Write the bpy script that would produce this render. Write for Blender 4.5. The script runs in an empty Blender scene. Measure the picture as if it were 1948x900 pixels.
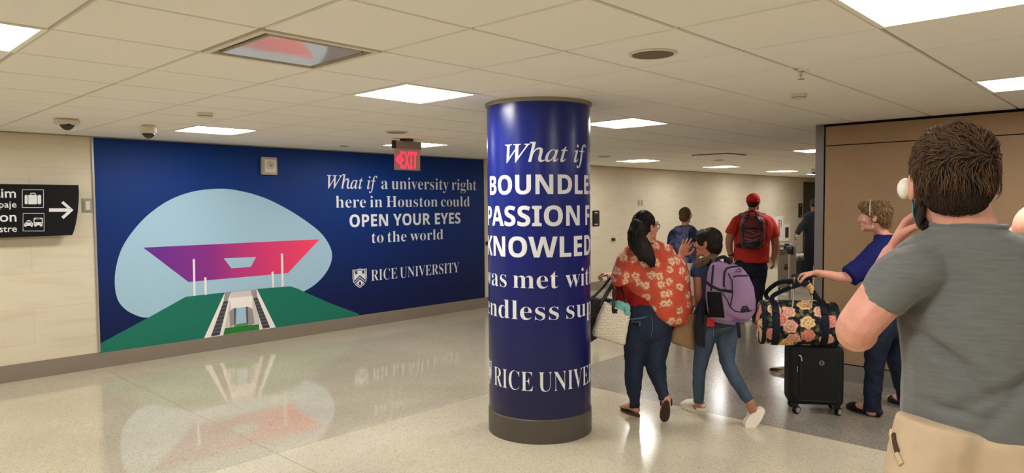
import bpy, bmesh, math, random
from mathutils import Vector, Matrix, noise
from mathutils.bvhtree import BVHTree

# ------------------------------------------------------------------ camera, world, exposure
random.seed(7)
SC = bpy.context.scene
COL = SC.collection
AZ, PITCH, ROLL = math.radians(43.5375), math.radians(-2.6513), math.radians(-0.4264)
FPX, CAMZ, CEIL = 1324.16, 1.6746, 2.4057
fwd = Vector((math.cos(AZ)*math.cos(PITCH), math.sin(AZ)*math.cos(PITCH), math.sin(PITCH)))
rt0 = Vector((math.sin(AZ), -math.cos(AZ), 0))
up0 = rt0.cross(fwd)
RT = rt0*math.cos(ROLL) + up0*math.sin(ROLL)
UP = -rt0*math.sin(ROLL) + up0*math.cos(ROLL)
EYE = Vector((0, 0, CAMZ))
cd = bpy.data.cameras.new('camera'); cam = bpy.data.objects.new('camera', cd); COL.objects.link(cam)
cd.sensor_width = 36; cd.lens = FPX/1948*36; cd.clip_start = 0.05; cd.clip_end = 100
cam.matrix_world = Matrix(((RT.x, UP.x, -fwd.x, EYE.x), (RT.y, UP.y, -fwd.y, EYE.y), (RT.z, UP.z, -fwd.z, EYE.z), (0, 0, 0, 1)))
SC.camera = cam
w = bpy.data.worlds.new('world'); SC.world = w; w.use_nodes = True
w.node_tree.nodes['Background'].inputs['Color'].default_value = (1, .93, .82, 1)
w.node_tree.nodes['Background'].inputs['Strength'].default_value = 0.05
SC.view_settings.view_transform = 'Standard'; SC.view_settings.look = 'None'
SC.view_settings.gamma = 1; SC.view_settings.use_curve_mapping = False
SC.view_settings.exposure = 0.0
LAMP_COLOR = (1.0, .985, .965)
LAMP_POWER = 29.5      # radiance of a lit troffer lens
try:
    SC.cycles.max_bounces = 10; SC.cycles.diffuse_bounces = 7; SC.cycles.glossy_bounces = 3
    SC.cycles.sample_clamp_indirect = 6.0; SC.cycles.caustics_reflective = False; SC.cycles.caustics_refractive = False
    SC.cycles.use_denoising = True
except Exception:
    pass

# ------------------------------------------------------------------ rays
def ray(px, py):
    return fwd + RT*((px-974)/FPX) + UP*((450-py)/FPX)
def W(px, py, D): return EYE + ray(px, py)*D
def onz(px, py, z=0.0):
    d = ray(px, py); return EYE + d*((z-CAMZ)/d.z)
def ony(px, py, y):
    d = ray(px, py); return EYE + d*(y/d.y)
def onx(px, py, x):
    d = ray(px, py); return EYE + d*(x/d.x)

# ------------------------------------------------------------------ objects
def tag(o, label=None, cat=None, group=None, kind=None):
    if label: o['label'] = label
    if cat: o['category'] = cat
    if group: o['group'] = group
    if kind: o['kind'] = kind
    return o
def thing(name, loc, label, cat, group=None, rz=0.0):
    o = bpy.data.objects.new(name, None); COL.objects.link(o)
    o.location = loc; o.rotation_euler = (0, 0, rz); o.empty_display_size = .1
    bpy.context.view_layer.update()
    return tag(o, label, cat, group)
def rootm(parent):
    """world matrix of a parent chain built from plain locations and z turns"""
    M = Matrix.Identity(4); o = parent
    while o is not None:
        M = (Matrix.Translation(o.location) @ o.rotation_euler.to_matrix().to_4x4()) @ M
        o = o.parent
    return M
def obj(name, bm, mats, parent=None, smooth=False, world=True, label=None):
    """link bm as ONE mesh object; world=True: bm is in world space and is moved into the parent's space"""
    me = bpy.data.meshes.new(name)
    if parent is not None and world:
        bm.transform(rootm(parent).inverted())
    bm.to_mesh(me); bm.free()
    if not isinstance(mats, (list, tuple)): mats = [mats]
    for m in mats: me.materials.append(m)
    if smooth:
        me.polygons.foreach_set('use_smooth', [True]*len(me.polygons))
        if smooth != True:
            try: me.set_sharp_from_angle(angle=math.radians(smooth))
            except Exception: pass
    o = bpy.data.objects.new(name, me); COL.objects.link(o)
    if parent is not None: o.parent = parent
    if label: o['label'] = label
    return o
def struct(name, bm, mats, smooth=False):
    return tag(obj(name, bm, mats, None, smooth), kind='structure')

X, Y, Z = Vector((1, 0, 0)), Vector((0, 1, 0)), Vector((0, 0, 1))
def NB(): return bmesh.new()
def box(bm, lo, hi, mi=0):
    x0, y0, z0 = lo; x1, y1, z1 = hi
    v = [bm.verts.new(c) for c in ((x0,y0,z0),(x1,y0,z0),(x1,y1,z0),(x0,y1,z0),(x0,y0,z1),(x1,y0,z1),(x1,y1,z1),(x0,y1,z1))]
    for f in ((0,3,2,1),(4,5,6,7),(0,1,5,4),(1,2,6,5),(2,3,7,6),(3,0,4,7)):
        bm.faces.new([v[i] for i in f]).material_index = mi
def obox(bm, c, ax, ay, az, sx, sy, sz, mi=0):
    """box with axes"""
    v = [bm.verts.new(c+ax*(sx*i)+ay*(sy*j)+az*(sz*k)) for k in (-1,1) for j in (-1,1) for i in (-1,1)]
    for f in ((0,2,3,1),(4,5,7,6),(0,1,5,4),(1,3,7,5),(3,2,6,7),(2,0,4,6)):
        bm.faces.new([v[i] for i in f]).material_index = mi
def quad(bm, pts, mi=0):
    f = bm.faces.new([bm.verts.new(p) for p in pts]); f.material_index = mi; return f
def poly(bm, pts, mi=0):
    """any simple polygon, triangulated"""
    f = bm.faces.new([bm.verts.new(p) for p in pts]); f.material_index = mi
    if len(pts) > 4: bmesh.ops.triangulate(bm, faces=[f])
def cat_rom(P, sub):
    if sub <= 1 or len(P) < 3: return [tuple(p) for p in P]
    out = []
    n = len(P)
    for i in range(n-1):
        a, b, c, d = P[max(i-1,0)], P[i], P[i+1], P[min(i+2,n-1)]
        for k in range(sub):
            t = k/sub
            out.append(tuple(.5*((2*b[q])+(-a[q]+c[q])*t+(2*a[q]-5*b[q]+4*c[q]-d[q])*t*t+(-a[q]+3*b[q]-3*c[q]+d[q])*t**3) for q in range(len(b))))
    out.append(tuple(P[-1])); return out
def tube(bm, pts, rad, ref=None, n=14, sub=1, cap=True, mi=0, flat=False):
    """closed lofted tube; rad: float or (a along ref, b across)"""
    rows = []
    for p, r in zip(pts, rad):
        a, b = r if isinstance(r, (tuple, list)) else (r, r)
        rows.append((p[0], p[1], p[2], a, b))
    rows = cat_rom(rows, sub)
    P = [Vector(q[:3]) for q in rows]; Rr = [(max(q[3],1e-4), max(q[4],1e-4)) for q in rows]
    N = len(P); rings = []
    T = [(P[min(i+1,N-1)]-P[max(i-1,0)]).normalized() for i in range(N)]
    if flat:
        sg = 1 if P[-1].z > P[0].z else -1
        T = [Z*sg]*N      # level sections
    rf = ref
    if rf is None:
        rf = Z if abs(T[0].z) < .8 else X
    us = []
    for i in range(N):
        u = rf - T[i]*rf.dot(T[i])
        if u.length < 1e-3: u = (us[-1] if us else T[i].orthogonal())
        u.normalize(); us.append(u)
        if ref is None: rf = u
    def ring(c, u, v, a, b):
        return [bm.verts.new(c+u*(a*math.cos(2*math.pi*k/n))+v*(b*math.sin(2*math.pi*k/n))) for k in range(n)]
    def capr(i, sgn):
        t = T[i]*sgn; v = T[i].cross(us[i]); a, b = Rr[i]; m = min(a, b); out = []
        for s, c in ((.5,.866),(.866,.5)):
            out.append(ring(P[i]+t*(m*s*(.9 if cap is True else cap)), us[i], v, a*c, b*c))
        return out, P[i]+t*(m*(.9 if cap is True else cap))
    seq = []
    if cap:
        rs, c0 = capr(0, -1); seq += rs[::-1]
    for i in range(N):
        seq.append(ring(P[i], us[i], T[i].cross(us[i]), *Rr[i]))
    if cap:
        rs, c1 = capr(N-1, 1); seq += rs
    for A, B in zip(seq[:-1], seq[1:]):
        for k in range(n):
            f = bm.faces.new((A[k], A[(k+1)%n], B[(k+1)%n], B[k])); f.material_index = mi
    if cap:
        va, vb = bm.verts.new(c0), bm.verts.new(c1)
        for k in range(n):
            bm.faces.new((va, seq[0][(k+1)%n], seq[0][k])).material_index = mi
            bm.faces.new((vb, seq[-1][k], seq[-1][(k+1)%n])).material_index = mi
    else:
        bm.faces.new(seq[0][::-1]).material_index = mi; bm.faces.new(seq[-1]).material_index = mi
def sell(bm, c, ax, ay, az, sx, sy, sz, e1=1.0, e2=1.0, nu=20, nv=12, mi=0):
    """superellipsoid: e=1 ellipsoid, e->0.2 rounded box; e1 vertical profile, e2 plan"""
    def sp(v, e): return math.copysign(abs(v)**e, v)
    rows = []
    for j in range(1, nv):
        ph = -math.pi/2+math.pi*j/nv
        rows.append([bm.verts.new(c+ax*(sx*sp(math.cos(ph),e1)*sp(math.cos(2*math.pi*i/nu),e2))+ay*(sy*sp(math.cos(ph),e1)*sp(math.sin(2*math.pi*i/nu),e2))+az*(sz*sp(math.sin(ph),e1))) for i in range(nu)])
    b, t = bm.verts.new(c-az*sz), bm.verts.new(c+az*sz)
    for A, B in zip(rows[:-1], rows[1:]):
        for i in range(nu):
            bm.faces.new((A[i], A[(i+1)%nu], B[(i+1)%nu], B[i])).material_index = mi
    for i in range(nu):
        bm.faces.new((b, rows[0][(i+1)%nu], rows[0][i])).material_index = mi
        bm.faces.new((t, rows[-1][i], rows[-1][(i+1)%nu])).material_index = mi
def lathe(bm, c, prof, n=32, mi=0, axis=None):
    """prof: (r, h) list along axis"""
    az = axis or Z; ax = az.orthogonal().normalized(); ay = az.cross(ax)
    rings = []
    for r, h in prof:
        if r < 1e-6: rings.append([bm.verts.new(c+az*h)])
        else: rings.append([bm.verts.new(c+az*h+ax*(r*math.cos(2*math.pi*k/n))+ay*(r*math.sin(2*math.pi*k/n))) for k in range(n)])
    for A, B in zip(rings[:-1], rings[1:]):
        for k in range(n):
            q = [A[k % len(A)], A[(k+1) % len(A)], B[(k+1) % len(B)], B[k % len(B)]]
            q = list(dict.fromkeys(q))
            if len(q) > 2: bm.faces.new(q).material_index = mi
    for R_, flip in ((rings[0], True), (rings[-1], False)):
        if len(R_) > 2: bm.faces.new(R_[::-1] if flip else R_).material_index = mi
def prism(bm, pts, off, mi=0):
    """closed extrusion of polygon pts by vector off"""
    a = [bm.verts.new(p) for p in pts]; b = [bm.verts.new(p+off) for p in pts]; n = len(pts)
    fs = [bm.faces.new(a[::-1]), bm.faces.new(b)]
    for k in range(n): fs.append(bm.faces.new((a[k], a[(k+1)%n], b[(k+1)%n], b[k])))
    for f in fs: f.material_index = mi
    bmesh.ops.triangulate(bm, faces=fs[:2])
    bmesh.ops.recalc_face_normals(bm, faces=bm.faces)

def remesh(bm, voxel, smooth=3, disp=None, fac=.5):
    """union of overlapping closed shapes -> one continuous smooth surface (new bmesh, world space)"""
    bmesh.ops.recalc_face_normals(bm, faces=bm.faces)
    me = bpy.data.meshes.new('tmp'); bm.to_mesh(me); bm.free()
    o = bpy.data.objects.new('tmp', me); COL.objects.link(o)
    m = o.modifiers.new('r', 'REMESH'); m.mode = 'VOXEL'; m.voxel_size = voxel; m.adaptivity = 0
    if smooth:
        s = o.modifiers.new('s', 'SMOOTH'); s.factor = fac; s.iterations = smooth
    dg = bpy.context.evaluated_depsgraph_get()
    me2 = bpy.data.meshes.new_from_object(o.evaluated_get(dg))
    bpy.data.objects.remove(o); bpy.data.meshes.remove(me)
    nb = bmesh.new(); nb.from_mesh(me2); bpy.data.meshes.remove(me2)
    if disp:
        nb.normal_update()
        off = [(v, v.normal*disp(v.co, v.normal)) for v in nb.verts]
        for v, d in off: v.co += d
    return nb
def bvh(bm):
    bm.normal_update(); return BVHTree.FromBMesh(bm)
def hit(tree, px, py, lift=.002):
    d = ray(px, py).normalized()
    loc, nor, i, t = tree.ray_cast(EYE, d)
    if loc is None: return None, None
    if nor.dot(d) > 0: nor = -nor
    return loc+nor*lift, nor
def strip_on(bm, tree, pix, half, lift=.003, thick=.004, mi=0, step=6):
    """a flat strap laid on a surface along a pixel path: half width in metres"""
    path = []
    for (a, b) in zip(pix[:-1], pix[1:]):
        k = max(1, int(math.hypot(a[0]-b[0], a[1]-b[1])/step))
        for q in range(k): path.append((a[0]+(b[0]-a[0])*q/k, a[1]+(b[1]-a[1])*q/k))
    path.append(pix[-1])
    pts = []
    for x, y in path:
        l, n = hit(tree, x, y, lift)
        if l is not None: pts.append((l, n))
    if len(pts) < 2: return
    prev = None
    for i, (p, n) in enumerate(pts):
        t = (pts[min(i+1,len(pts)-1)][0]-pts[max(i-1,0)][0])
        if t.length < 1e-6: continue
        s = t.normalized().cross(n)
        if s.length < 1e-5: continue
        s.normalize()
        r = [bm.verts.new(p-s*half-n*thick), bm.verts.new(p-s*half+n*thick*.3), bm.verts.new(p+s*half+n*thick*.3), bm.verts.new(p+s*half-n*thick)]
        if prev:
            for k in range(4): bm.faces.new((prev[k], prev[(k+1)%4], r[(k+1)%4], r[k])).material_index = mi
        else: bm.faces.new(r).material_index = mi
        prev = r
    if prev: bm.faces.new(prev[::-1]).material_index = mi

# ------------------------------------------------------------------ text
def mathmap(s, U, L):
    o = ''
    for c in s:
        if 'A' <= c <= 'Z': o += chr(U+ord(c)-65)
        elif 'a' <= c <= 'z': o += chr(L+ord(c)-97)
        else: o += c
    return o
def t_it(s): return mathmap(s, 0x1D434, 0x1D44E).replace(chr(0x1D44E+7), '\u210e')   # serif italic letters
def t_serif(s): return mathmap(s, 0x1D400, 0x1D41A)                                  # serif letters
def t_sans(s): return mathmap(s, 0x1D5D4, 0x1D5EE)                                   # heavy sans letters
def text_bm(runs, res=3):
    """runs: list of (string, offset); returns bmesh in xy, x from 0, baseline 0, and its width"""
    out = bmesh.new(); x = 0.0
    for s, off in runs:
        c = bpy.data.curves.new('t', 'FONT'); c.body = s; c.size = 1; c.offset = off; c.resolution_u = res
        o = bpy.data.objects.new('t', c); COL.objects.link(o)
        dg = bpy.context.evaluated_depsgraph_get()
        me = bpy.data.meshes.new_from_object(o.evaluated_get(dg))
        bpy.data.objects.remove(o); bpy.data.curves.remove(c)
        xs = [v.co.x for v in me.vertices]; x0, x1 = min(xs), max(xs)
        for v in me.vertices: v.co.x += x-x0
        out.from_mesh(me); bpy.data.meshes.remove(me)
        x += (x1-x0)
        gap = .38 if ord(s[-1]) >= 0x1D5D4 else .26
        x += gap
    return out, x-gap
_cap = {}
def capheight(ch, off):
    if (ch, off) not in _cap:
        b, _w = text_bm([(ch, off)]); _cap[(ch, off)] = max(v.co.y for v in b.verts); b.free()
    return _cap[(ch, off)]

# ------------------------------------------------------------------ materials
def lin(c):
    return tuple(((v/255/12.92) if v/255 <= .04045 else ((v/255+.055)/1.055)**2.4) for v in c)+(1,)
def mat(name, rgb, rough=.6, spec=.4, metal=0.0, var=0.0, vscale=30, bump=0.0, bscale=200, sheen=0.0, emit=None, estr=0, stretch=None, coat=0, sss=0):
    m = bpy.data.materials.new(name); m.use_nodes = True
    nt = m.node_tree; N = nt.nodes; L = nt.links; p = N['Principled BSDF']
    p.inputs['Base Color'].default_value = lin(rgb); p.inputs['Roughness'].default_value = rough
    p.inputs['Specular IOR Level'].default_value = spec; p.inputs['Metallic'].default_value = metal
    if sheen: p.inputs['Sheen Weight'].default_value = sheen
    if coat: p.inputs['Coat Weight'].default_value = coat; p.inputs['Coat Roughness'].default_value = .1
    if emit: p.inputs['Emission Color'].default_value = emit+(1,) if len(emit) == 3 else emit; p.inputs['Emission Strength'].default_value = estr
    if var or bump:
        tc = N.new('ShaderNodeTexCoord'); mp = N.new('ShaderNodeMapping'); L.new(tc.outputs['Object'], mp.inputs['Vector'])
        if stretch: mp.inputs['Scale'].default_value = stretch
    if var:
        n = N.new('ShaderNodeTexNoise'); n.inputs['Scale'].default_value = vscale; n.inputs['Detail'].default_value = 5
        L.new(mp.outputs['Vector'], n.inputs['Vector'])
        r = N.new('ShaderNodeMapRange'); r.inputs['From Min'].default_value = .3; r.inputs['From Max'].default_value = .7
        r.inputs['To Min'].default_value = 1-var; r.inputs['To Max'].default_value = 1+var
        L.new(n.outputs['Fac'], r.inputs['Value'])
        h = N.new('ShaderNodeHueSaturation'); h.inputs['Color'].default_value = lin(rgb); L.new(r.outputs['Result'], h.inputs['Value'])
        L.new(h.outputs['Color'], p.inputs['Base Color'])
    if bump:
        n2 = N.new('ShaderNodeTexNoise'); n2.inputs['Scale'].default_value = bscale; n2.inputs['Detail'].default_value = 3
        L.new(mp.outputs['Vector'], n2.inputs['Vector'])
        b = N.new('ShaderNodeBump'); b.inputs['Strength'].default_value = bump; b.inputs['Distance'].default_value = .01
        L.new(n2.outputs['Fac'], b.inputs['Height']); L.new(b.outputs['Normal'], p.inputs['Normal'])
    return m
def nd(nt, kind, **kw):
    n = nt.nodes.new(kind)
    for k, v in kw.items():
        if k in n.inputs: n.inputs[k].default_value = v
        else: setattr(n, k, v)
    return n
def ramp(nt, stops, interp='LINEAR'):
    r = nt.nodes.new('ShaderNodeValToRGB'); cr = r.color_ramp; cr.interpolation = interp
    while len(cr.elements) < len(stops): cr.elements.new(.5)
    for e, (p, c) in zip(cr.elements, stops): e.position = p; e.color = c if len(c) == 4 else lin(c)
    return r
def mixc(nt, fac, a, b, mode='MIX'):
    m = nt.nodes.new('ShaderNodeMix'); m.data_type = 'RGBA'; m.blend_type = mode
    for sock, v in ((m.inputs['Factor'], fac), (m.inputs[6], a), (m.inputs[7], b)):
        if isinstance(v, (int, float)): sock.default_value = v
        elif isinstance(v, tuple): sock.default_value = v if len(v) == 4 else lin(v)
        else: nt.links.new(v, sock)
    return m.outputs[2]
def mathn(nt, op, a, b=None, clamp=False):
    m = nt.nodes.new('ShaderNodeMath'); m.operation = op; m.use_clamp = clamp
    for i, v in enumerate((a, b)):
        if v is None: continue
        if isinstance(v, (int, float)): m.inputs[i].default_value = v
        else: nt.links.new(v, m.inputs[i])
    return m.outputs[0]
# ------------------------------------------------------------------ the room
T, GX, GY = 0.6096, 2.0121, 3.3584
YW, XB = 8.0757, 6.8168
YJ0, YJ1 = 2.408, 2.485

def m_block():
    m = mat('painted_block', (210, 199, 176), .55, .35, bump=.15, bscale=25, stretch=(1, 1, 6))
    nt = m.node_tree; p = nt.nodes['Principled BSDF']
    tc = nd(nt, 'ShaderNodeTexCoord'); sx = nd(nt, 'ShaderNodeSeparateXYZ'); nt.links.new(tc.outputs['Object'], sx.inputs[0])
    cb = nd(nt, 'ShaderNodeCombineXYZ'); nt.links.new(mathn(nt, 'ADD', sx.outputs['X'], sx.outputs['Y']), cb.inputs[0]); nt.links.new(sx.outputs['Z'], cb.inputs[1])
    b = nt.nodes.new('ShaderNodeTexBrick'); nt.links.new(cb.outputs[0], b.inputs['Vector'])
    b.inputs['Scale'].default_value = 1; b.inputs['Brick Width'].default_value = 1.22; b.inputs['Row Height'].default_value = .345
    b.inputs['Mortar Size'].default_value = .004; b.inputs['Mortar Smooth'].default_value = .3
    b.inputs['Color1'].default_value = lin((212, 201, 178)); b.inputs['Color2'].default_value = lin((208, 197, 174)); b.inputs['Mortar'].default_value = lin((200, 188, 165))
    n = nd(nt, 'ShaderNodeTexNoise', Scale=2.2, Detail=6); mp = nd(nt, 'ShaderNodeMapping'); mp.inputs['Scale'].default_value = (1, 1, 7)
    nt.links.new(tc.outputs['Object'], mp.inputs[0]); nt.links.new(mp.outputs[0], n.inputs['Vector'])
    r = ramp(nt, [(.3, (196, 180, 150)), (.5, (255, 255, 255)), (.75, (244, 240, 232))]); nt.links.new(n.outputs['Fac'], r.inputs['Fac'])
    nt.links.new(mixc(nt, .16, b.outputs['Color'], r.outputs['Color'], 'MULTIPLY'), p.inputs['Base Color'])
    return m
def m_terrazzo(name, base, chips, amount=.5, rough=.06):
    m = mat(name, base, rough, .5); nt = m.node_tree; p = nt.nodes['Principled BSDF']
    tc = nd(nt, 'ShaderNodeTexCoord')
    col = lin(base)
    for sc, thr, c in ((95, .36, chips[0]), (140, .30, chips[1]), (70, .2, chips[2])):
        v = nd(nt, 'ShaderNodeTexVoronoi', Scale=sc); nt.links.new(tc.outputs['Object'], v.inputs['Vector'])
        s = nd(nt, 'ShaderNodeSeparateColor'); nt.links.new(v.outputs['Color'], s.inputs[0])
        near = mathn(nt, 'LESS_THAN', v.outputs['Distance'], thr+.06); pick = mathn(nt, 'LESS_THAN', s.outputs[0], .42)
        f = mathn(nt, 'MULTIPLY', mathn(nt, 'MULTIPLY', near, pick), amount)
        col = mixc(nt, f, col, c)
    n = nd(nt, 'ShaderNodeTexNoise', Scale=1.1, Detail=4); nt.links.new(tc.outputs['Object'], n.inputs['Vector'])
    r = ramp(nt, [(.3, (236, 236, 236)), (.7, (255, 255, 255))]); nt.links.new(n.outputs['Fac'], r.inputs['Fac'])
    nt.links.new(mixc(nt, 1.0, col, r.outputs['Color'], 'MULTIPLY'), p.inputs['Base Color'])
    n2 = nd(nt, 'ShaderNodeTexNoise', Scale=4, Detail=2); nt.links.new(tc.outputs['Object'], n2.inputs['Vector'])
    b = nt.nodes.new('ShaderNodeBump'); b.inputs['Strength'].default_value = .04; b.inputs['Distance'].default_value = .02
    nt.links.new(n2.outputs['Fac'], b.inputs['Height']); nt.links.new(b.outputs['Normal'], p.inputs['Normal'])
    return m
M_BLOCK = m_block()
M_TER_A = m_terrazzo('terrazzo_sand', (190, 180, 156), ((128, 118, 100), (240, 232, 214), (160, 140, 112)))
M_TER_B = m_terrazzo('terrazzo_cream', (204, 194, 169), ((150, 138, 116), (246, 240, 224), (176, 154, 124)), .5, .14)
M_TER_C = m_terrazzo('terrazzo_grey', (138, 131, 120), ((62, 60, 58), (186, 180, 168), (92, 88, 82)), .6, .19)
M_STRIP = mat('divider_strip', (150, 138, 112), .4, .5)
M_TILE = mat('ceiling_tile', (236, 235, 231), .9, .1, var=.03, vscale=180, bump=.25, bscale=420)
M_TEE = mat('ceiling_tee', (176, 168, 152), .5, .4)
M_GAP = mat('dark_gap', (34, 30, 26), .9, .1)
M_BASE = mat('baseboard_grey', (128, 116, 103), .5, .4, var=.04, vscale=8)
M_BASER = mat('baseboard_slate', (118, 112, 104), .5, .4)
M_BROWN = mat('brown_panel', (150, 122, 92), .5, .3, var=.03, vscale=6)
M_STEEL = mat('jamb_steel', (120, 114, 112), .38, .5, metal=.35)
M_WHITE = mat('white_metal', (232, 228, 218), .45, .4)
M_OFFW = mat('offwhite_plastic', (214, 206, 190), .45, .4)
M_BLACK = mat('black_plastic', (14, 14, 15), .35, .5)
M_DARK = mat('dark_door', (62, 56, 50), .5, .4)
M_GREYP = mat('grey_plastic', (150, 144, 134), .5, .4)
M_CHROME = mat('chrome', (215, 212, 206), .12, .5, metal=1)

# floor: three terrazzo fields with metal divider strips
x0, x1, y0 = -5.0, 25.0, -6.0
bm = NB()
quad(bm, [(x0,4.37,0),(x1,4.37,0),(x1,YW+.2,0),(x0,YW+.2,0)], 0)
quad(bm, [(x0,y0,0),(5.05,y0,0),(5.05,4.37,0),(x0,4.37,0)], 1)
quad(bm, [(5.05,y0,0),(x1,y0,0),(x1,4.37,0),(5.05,4.37,0)], 2)
struct('floor', bm, [M_TER_A, M_TER_B, M_TER_C])
bm = NB()
for a, b in (((2.258, y0), (2.2625, YW)), ((x0, 4.368), (x1, 4.372)), ((5.048, y0), (5.052, 4.37)), ((-2.2, y0), (-2.1955, YW))):
    box(bm, (a[0], a[1], -.004), (b[0], b[1], .0004))
struct('trim_1', bm, M_STRIP)

# walls
bm = NB(); box(bm, (x0, YW, 0), (21.30, YW+.15, CEIL)); box(bm, (21.30, YW, 2.2), (22.25, YW+.15, CEIL)); box(bm, (22.25, YW, 0), (x1, YW+.15, CEIL))
struct('wall_left', bm, M_BLOCK)
bm = NB(); box(bm, (x1, y0, 0), (x1+.15, YW+.15, CEIL)); struct('wall_end', bm, M_BLOCK)
bm = NB(); box(bm, (x0-.15, y0, 0), (x0, YW+.15, CEIL)); struct('wall_back', bm, M_BLOCK)
bm = NB(); box(bm, (x0, y0-.15, 0), (x1, y0, CEIL)); struct('wall_front', bm, M_BLOCK)
# brown panelled wall: dark core, panels with open joints
bm = NB()
box(bm, (XB+.02, y0, 0), (XB+.14, YJ0, CEIL), 1)
box(bm, (XB+.14, YJ0-.12, 0), (x1, YJ0, CEIL), 0)
yy = YJ0-.012; edges = [yy, .02, -2.4, -4.8, y0]
for a, b in zip(edges[:-1], edges[1:]):
    box(bm, (XB, b+.003, .162), (XB+.03, a-.003, 2.197), 0)
    box(bm, (XB, b+.003, 2.206), (XB+.03, a-.003, CEIL-.026), 0)
struct('wall_right', bm, [M_BROWN, M_GAP])
bm = NB(); box(bm, (XB-.002, YJ0, 0), (XB+.16, YJ1, CEIL)); struct('trim_2', bm, M_STEEL)
bm = NB(); box(bm, (XB-.012, y0, 0), (XB+.02, YJ0-.004, .150)); struct('baseboard_right', bm, M_BASER)
bm = NB(); box(bm, (x0, YW-.012, 0), (21.22, YW, .166)); box(bm, (22.33, YW-.012, 0), (x1, YW, .166)); struct('baseboard_left', bm, M_BASE)
# far dark door in the left wall
bm = NB(); box(bm, (21.22, YW-.03, 0), (21.32, YW+.1, 2.28)); box(bm, (22.23, YW-.03, 0), (22.33, YW+.1, 2.28)); box(bm, (21.32, YW-.03, 2.19), (22.23, YW+.1, 2.28))
dr = struct('door_1', bm, M_DARK)
bm = NB(); box(bm, (21.32, YW+.02, .005), (22.23, YW+.07, 2.19)); obj('door_leaf', bm, mat('door_paint', (74, 66, 58), .45, .4), dr)
bm = NB(); lathe(bm, Vector((21.42, YW+.02, 1.0)), [(.03, 0), (.03, .01), (.012, .012), (.012, .05), (.028, .055), (.03, .075), (.015, .09), (0, .09)], 16, axis=-Y); obj('door_knob', bm, M_CHROME, dr, True)

# ceiling: lay-in tiles in a tee grid
LIT = [(-3, 0), (1, 0), (5, 0), (13, 0), (1, 5), (5, 5), (13, 5), (18, 5), (23, 5), (-3, 5), (-7, 0), (-7, 5),
       (1, -5), (5, -5), (-3, -5), (-7, -5), (1, -10), (5, -10), (-3, -10), (18, 0), (23, 0), (27, 5), (27, 0)]
VENTS = [(-1, -1)]
skip = set(LIT) | set(VENTS)
bm = NB(); zt = CEIL; up = .007
for i in range(-12, 38):
    for j in range(-16, 8):
        if (i, j) in skip: continue
        ax, ay = GX+i*T+.008, GY+j*T+.008
        bx, by = min(ax+T-.016, x1), min(ay+T-.016, YW-.004)
        ax, ay = max(ax, x0), max(ay, y0)
        if bx <= ax or by <= ay: continue
        v = [bm.verts.new(c) for c in ((ax+.003,ay+.003,zt),(bx-.003,ay+.003,zt),(bx-.003,by-.003,zt),(ax+.003,by-.003,zt),(ax,ay,zt+up),(bx,ay,zt+up),(bx,by,zt+up),(ax,by,zt+up))]
        bm.faces.new((v[0], v[3], v[2], v[1]))
        for k in range(4): bm.faces.new((v[k], v[(k+1)%4], v[4+(k+1)%4], v[4+k]))
# tee bars above the reveal, and main tees (every fourth module) standing down a little
for i in range(-12, 39):
    xx = GX+i*T
    if x0 < xx < x1: box(bm, (xx-.012, y0, zt+up), (xx+.012, YW, zt+up+.02), 1)
for j in range(-16, 8):
    yy = GY+j*T
    if y0 < yy < YW: box(bm, (x0, yy-.012, zt+up+.001), (x1, yy+.012, zt+up+.021), 1)
quad(bm, [(x0, y0, zt+.14), (x0, YW+.15, zt+.14), (x1, YW+.15, zt+.14), (x1, y0, zt+.14)], 2)
struct('ceiling', bm, [M_TILE, M_TEE, M_GAP])
bm = NB(); box(bm, (x0, YW-.018, CEIL-.012), (x1, YW, CEIL+.004)); struct('trim_3', bm, mat('wall_angle', (150, 142, 126), .5))

# ------------------------------------------------------------------ troffers
M_LENS = mat('lit_lens', (255, 250, 240), .5, emit=LAMP_COLOR, estr=LAMP_POWER*1.75)
M_LENS2 = mat('lit_wing', (255, 250, 240), .5, emit=LAMP_COLOR, estr=1.0)
M_REFL = mat('troffer_white', (240, 236, 226), .4, .4)
where = {(1, 0): 'lit square ceiling light just left of the blue column top', (5, 0): 'lit square ceiling light just right of the blue column top',
 (13, 0): 'lit square ceiling light cut off by the grey jamb of the brown wall', (1, 5): 'lit square ceiling light above the pale egg shape of the mural',
 (5, 5): 'lit square ceiling light behind the red exit sign', (13, 5): 'lit square ceiling light above the woman in the orange shawl, near the far wall',
 (18, 5): 'small far lit ceiling light above the boy and the red capped man', (23, 5): 'farthest small lit ceiling light, above the man in the red cap',
 (1, -5): 'large lit ceiling light at the top right corner, with its inner trough visible', (5, -5): 'lit ceiling light above the brown panelled wall at the right edge',
 (-3, 0): 'lit ceiling light cut by the left edge above the directional sign'}
tro = None
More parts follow.
